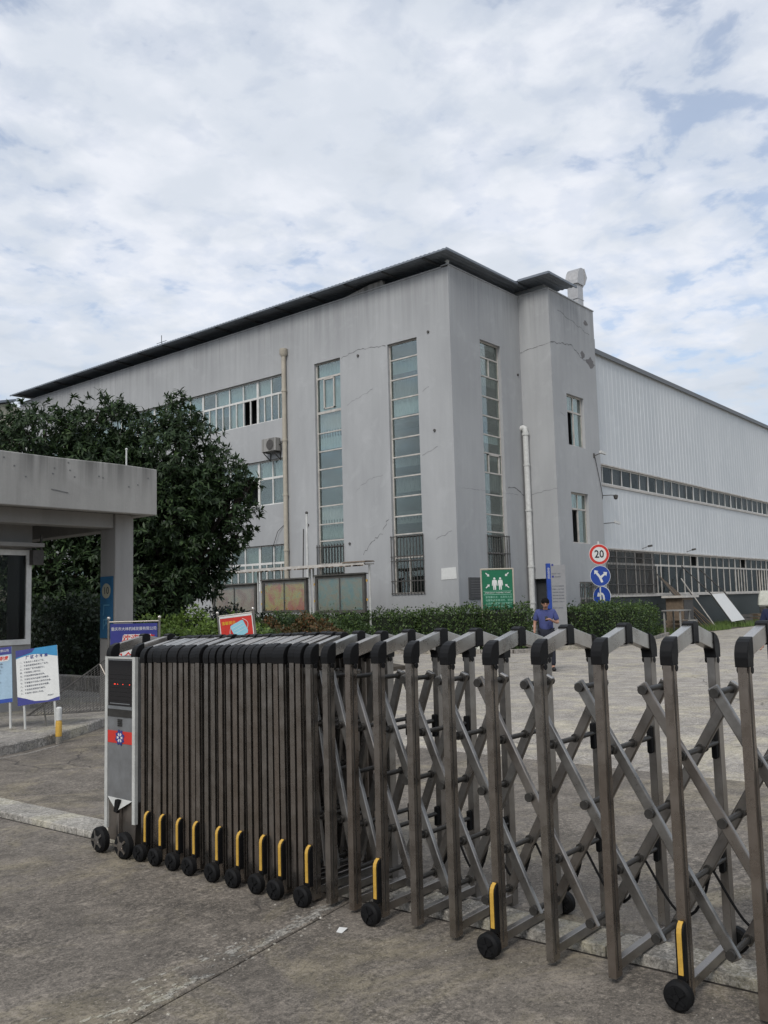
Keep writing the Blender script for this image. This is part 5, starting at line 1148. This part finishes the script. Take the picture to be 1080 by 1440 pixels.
# ---------------------------------------------------------------- people
def skin_mesh(name, joints, edges, radii, mat, parent, sub=2, root=0):
    me = bpy.data.meshes.new(name); me.from_pydata(joints, edges, []); o = bpy.data.objects.new(name, me); COL.objects.link(o)
    o.modifiers.new('s', 'SKIN').use_smooth_shade = True; sv = me.skin_vertices[0].data
    for i, r_ in enumerate(radii): sv[i].radius = (r_, r_) if not hasattr(r_, '__len__') else r_; sv[i].use_root = (i == root)
    o.modifiers.new('u', 'SUBSURF').levels = sub; bpy.context.view_layer.update()
    me2 = bpy.data.meshes.new_from_object(o.evaluated_get(bpy.context.evaluated_depsgraph_get())); bpy.data.objects.remove(o)
    me2.materials.clear(); me2.materials.append(mat); me2.polygons.foreach_set('use_smooth', [True]*len(me2.polygons)); return link(me2, name, parent)
def person(loc, rz, label, shirt, trouser, phone=True, long_sleeve=False, stride=.16):
    """local -Y is forward; 1.66 m tall"""
    t = thing_at('person', label, 'person', loc, rz)
    J = {'pelvis': (0, 0, .90), 'waist': (0, .01, 1.03), 'chest': (0, .0, 1.22), 'neck': (0, -.015, 1.40), 'head0': (0, -.045, 1.47),
         'hl': (.095, 0, .86), 'kl': (.10, -.06-stride*.4, .47), 'al': (.105, .0-stride, .08), 'tl': (.12, -.13-stride, .035), 'hr': (-.095, 0, .86), 'kr': (-.10, -.03+stride*.2, .47), 'ar': (-.105, .05+stride, .09), 'tr': (-.12, -.08+stride, .03),
         'sl': (.175, .0, 1.345), 'sr': (-.175, .0, 1.345)}
    if phone: J.update(el=(.25, -.04, 1.08), wl=(.09, -.24, 1.16), er=(-.235, .02, 1.08), wr=(-.25, -.05, .85))
    else: J.update(el=(.235, .0, 1.08), wl=(.25, -.05, .85), er=(-.235, -.02, 1.08), wr=(-.26, -.16, .88))
    def sk(names, edges, rad, nm, mat): ids = {n: i for i, n in enumerate(names)}; return skin_mesh(nm, [J[n] for n in names], [(ids[a], ids[b]) for a, b in edges], rad, mat, t)
    names = ['pelvis', 'waist', 'chest', 'neck', 'head0', 'hl', 'kl', 'al', 'tl', 'hr', 'kr', 'ar', 'tr', 'sl', 'el', 'wl', 'sr', 'er', 'wr']
    ed = [('pelvis', 'waist'), ('waist', 'chest'), ('chest', 'neck'), ('neck', 'head0'), ('pelvis', 'hl'), ('hl', 'kl'), ('kl', 'al'), ('al', 'tl'), ('pelvis', 'hr'), ('hr', 'kr'), ('kr', 'ar'), ('ar', 'tr'), ('chest', 'sl'), ('sl', 'el'), ('el', 'wl'), ('chest', 'sr'), ('sr', 'er'), ('er', 'wr')]
    rad = [.115, .105, .12, .05, .052, .075, .052, .035, .03, .075, .052, .035, .03, .052, .036, .025, .052, .036, .025]
    body = sk(names, ed, rad, 'body', M['skin'])
    # head with face features, one mesh
    h = Vector((0, -.065, 1.555)); m = MB(); m.ico(h, .074, .092, .112, 18, 14)
    v2 = []
    for (x, y, z) in m.v:
        dz = z-h.z
        if dz < 0: x = x*(1+dz*2.2); 
        v2.append((x, y-(.012 if dz < -.03 and y < h.y else 0), z))
    m.v = v2
    m.prism([(h.x-.012, h.z-.03), (h.x+.012, h.z-.03), (h.x+.006, h.z+.01), (h.x-.006, h.z+.01)], 'y', h.y-.112, h.y-.07)
    for s in (-1, 1): m.ico((h.x+s*.075, h.y+.01, h.z-.01), .012, .02, .03, 8, 6)
    for s in (-1, 1): m.ico((h.x+s*.03, h.y-.082, h.z+.008), .012, .008, .006, 8, 5, mi=1); m.box(h.x+s*.03-.018, h.x+s*.03+.018, h.y-.090, h.y-.080, h.z+.024, h.z+.030, 1)
    m.box(h.x-.02, h.x+.02, h.y-.100, h.y-.08, h.z-.056, h.z-.050, 1)
    hd = m.build('head', [M['skin'], M['hair']], t, smooth=True)
    m = MB(); m.ico((h.x, h.y+.012, h.z+.036), .086, .098, .092, 18, 12); hr_ = m.build('hair', M['hair'], t, smooth=True)
    if phone:       # head bent down towards the phone
        for o in (hd, hr_): o.matrix_local = Matrix.Translation((0, -.045, 1.46)) @ Matrix.Rotation(.38, 4, 'X') @ Matrix.Translation((0, .045, -1.46))
    # shirt, slightly outside the body, ending at the cuffs and hem
    def lerp(a, b, k): return tuple(J[a][i]+(J[b][i]-J[a][i])*k for i in range(3))
    J['cl'] = lerp('sl', 'el', .82); J['cr'] = lerp('sr', 'er', .82); J['hem'] = (0, 0, .86); J['col'] = (0, -.012, 1.385)
    if long_sleeve: J['cl2'] = lerp('el', 'wl', .92); J['cr2'] = lerp('er', 'wr', .92)
    nm = ['chest', 'waist', 'hem', 'col', 'sl', 'cl', 'sr', 'cr']; e2 = [('chest', 'waist'), ('waist', 'hem'), ('chest', 'col'), ('chest', 'sl'), ('sl', 'cl'), ('chest', 'sr'), ('sr', 'cr')]; r2 = [(.158, .128), (.150, .124), (.155, .128), .062, .074, .062, .074, .062]
    if long_sleeve: nm += ['el', 'cl2', 'er', 'cr2']; e2 += [('cl', 'el'), ('el', 'cl2'), ('cr', 'er'), ('er', 'cr2')]; r2 += [.052, .042, .052, .042]
    sk(nm, e2, r2, 'shirt', shirt)
    J['bl'] = (J['al'][0], J['al'][1]+.01, .10); J['br'] = (J['ar'][0], J['ar'][1]+.01, .11)
    sk(['pelvis', 'hl', 'kl', 'bl', 'hr', 'kr', 'br'], [('pelvis', 'hl'), ('hl', 'kl'), ('kl', 'bl'), ('pelvis', 'hr'), ('hr', 'kr'), ('kr', 'br')], [.135, .098, .078, .062, .098, .078, .062], 'trousers', trouser)
    for k in ('l', 'r'):
        a, b = Vector(J['a'+k]), Vector(J['t'+k]); g_ = MB(); g_.ico(((a.x+b.x)/2, (a.y+b.y)/2-.01, .045), .05, .135, .05, 12, 8); g_.v = [(x, y, max(z, .002)) for x, y, z in g_.v]; g_.build('shoe', M['shoe'], t, smooth=True)
    # hands: palm plus five bent fingers
    for k, s in (('l', 1), ('r', -1)):
        wv, ev = Vector(J['w'+k]), Vector(J['e'+k]); d = (wv-ev).normalized(); sd_ = Vector((0, 0, 1)).cross(d); sd_ = sd_.normalized() if sd_.length > .2 else Vector((0, 1, 0)); nrm = d.cross(sd_)
        if k == 'r' or not phone: sd_ = Vector((0, -1, 0)); nrm = d.cross(sd_).normalized()
        js = [tuple(wv), tuple(wv+d*.045), tuple(wv+d*.085)]; es = [(0, 1), (1, 2)]; rs_ = [.022, .030, .030]
        for f_, (off, ln) in enumerate(((-.028, .062), (-.010, .072), (.010, .068), (.027, .052))):
            b0 = wv+d*.085+sd_*off; b1 = b0+d*ln*.5-nrm*.012*s; b2 = b0+d*ln*.85-nrm*.034*s; i = len(js); js += [tuple(b0), tuple(b1), tuple(b2)]; es += [(2, i), (i, i+1), (i+1, i+2)]; rs_ += [.009, .0085, .0075]
        th = wv+d*.03+sd_*.03; i = len(js); js += [tuple(th), tuple(th+sd_*.018+d*.035-nrm*.015*s)]; es += [(1, i), (i, i+1)]; rs_ += [.011, .009]
        skin_mesh('hand', js, es, rs_, M['skin'], body, sub=1)
    return t
p1 = person((18.49, 10.47, 0), FACE-.12, 'person in a blue short-sleeved polo and dark trousers looking down at a phone', M['shirt'], M['trouser'])
ph = MB().box(-.036, .036, -.005, .005, -.07, .07).build('phone', M['display'], None, bevel=.004)
ph.matrix_world = Matrix.Translation((18.49, 10.47, 0)) @ Matrix.Rotation(FACE-.12, 4, 'Z') @ Matrix.Translation((.0, -.30, 1.20)) @ Matrix.Rotation(-.7, 4, 'X')
tag(ph, 'dark smartphone held in front of the blue polo shirt', 'phone')
p1.scale = (1.1, 1.05, 1.01)
p2 = person((14.88, 4.27, 0), FACE-.3, 'person in dark navy work clothes cut off by the right edge of the view', M['navycloth'], M['navycloth'], phone=False, long_sleeve=True, stride=.1)
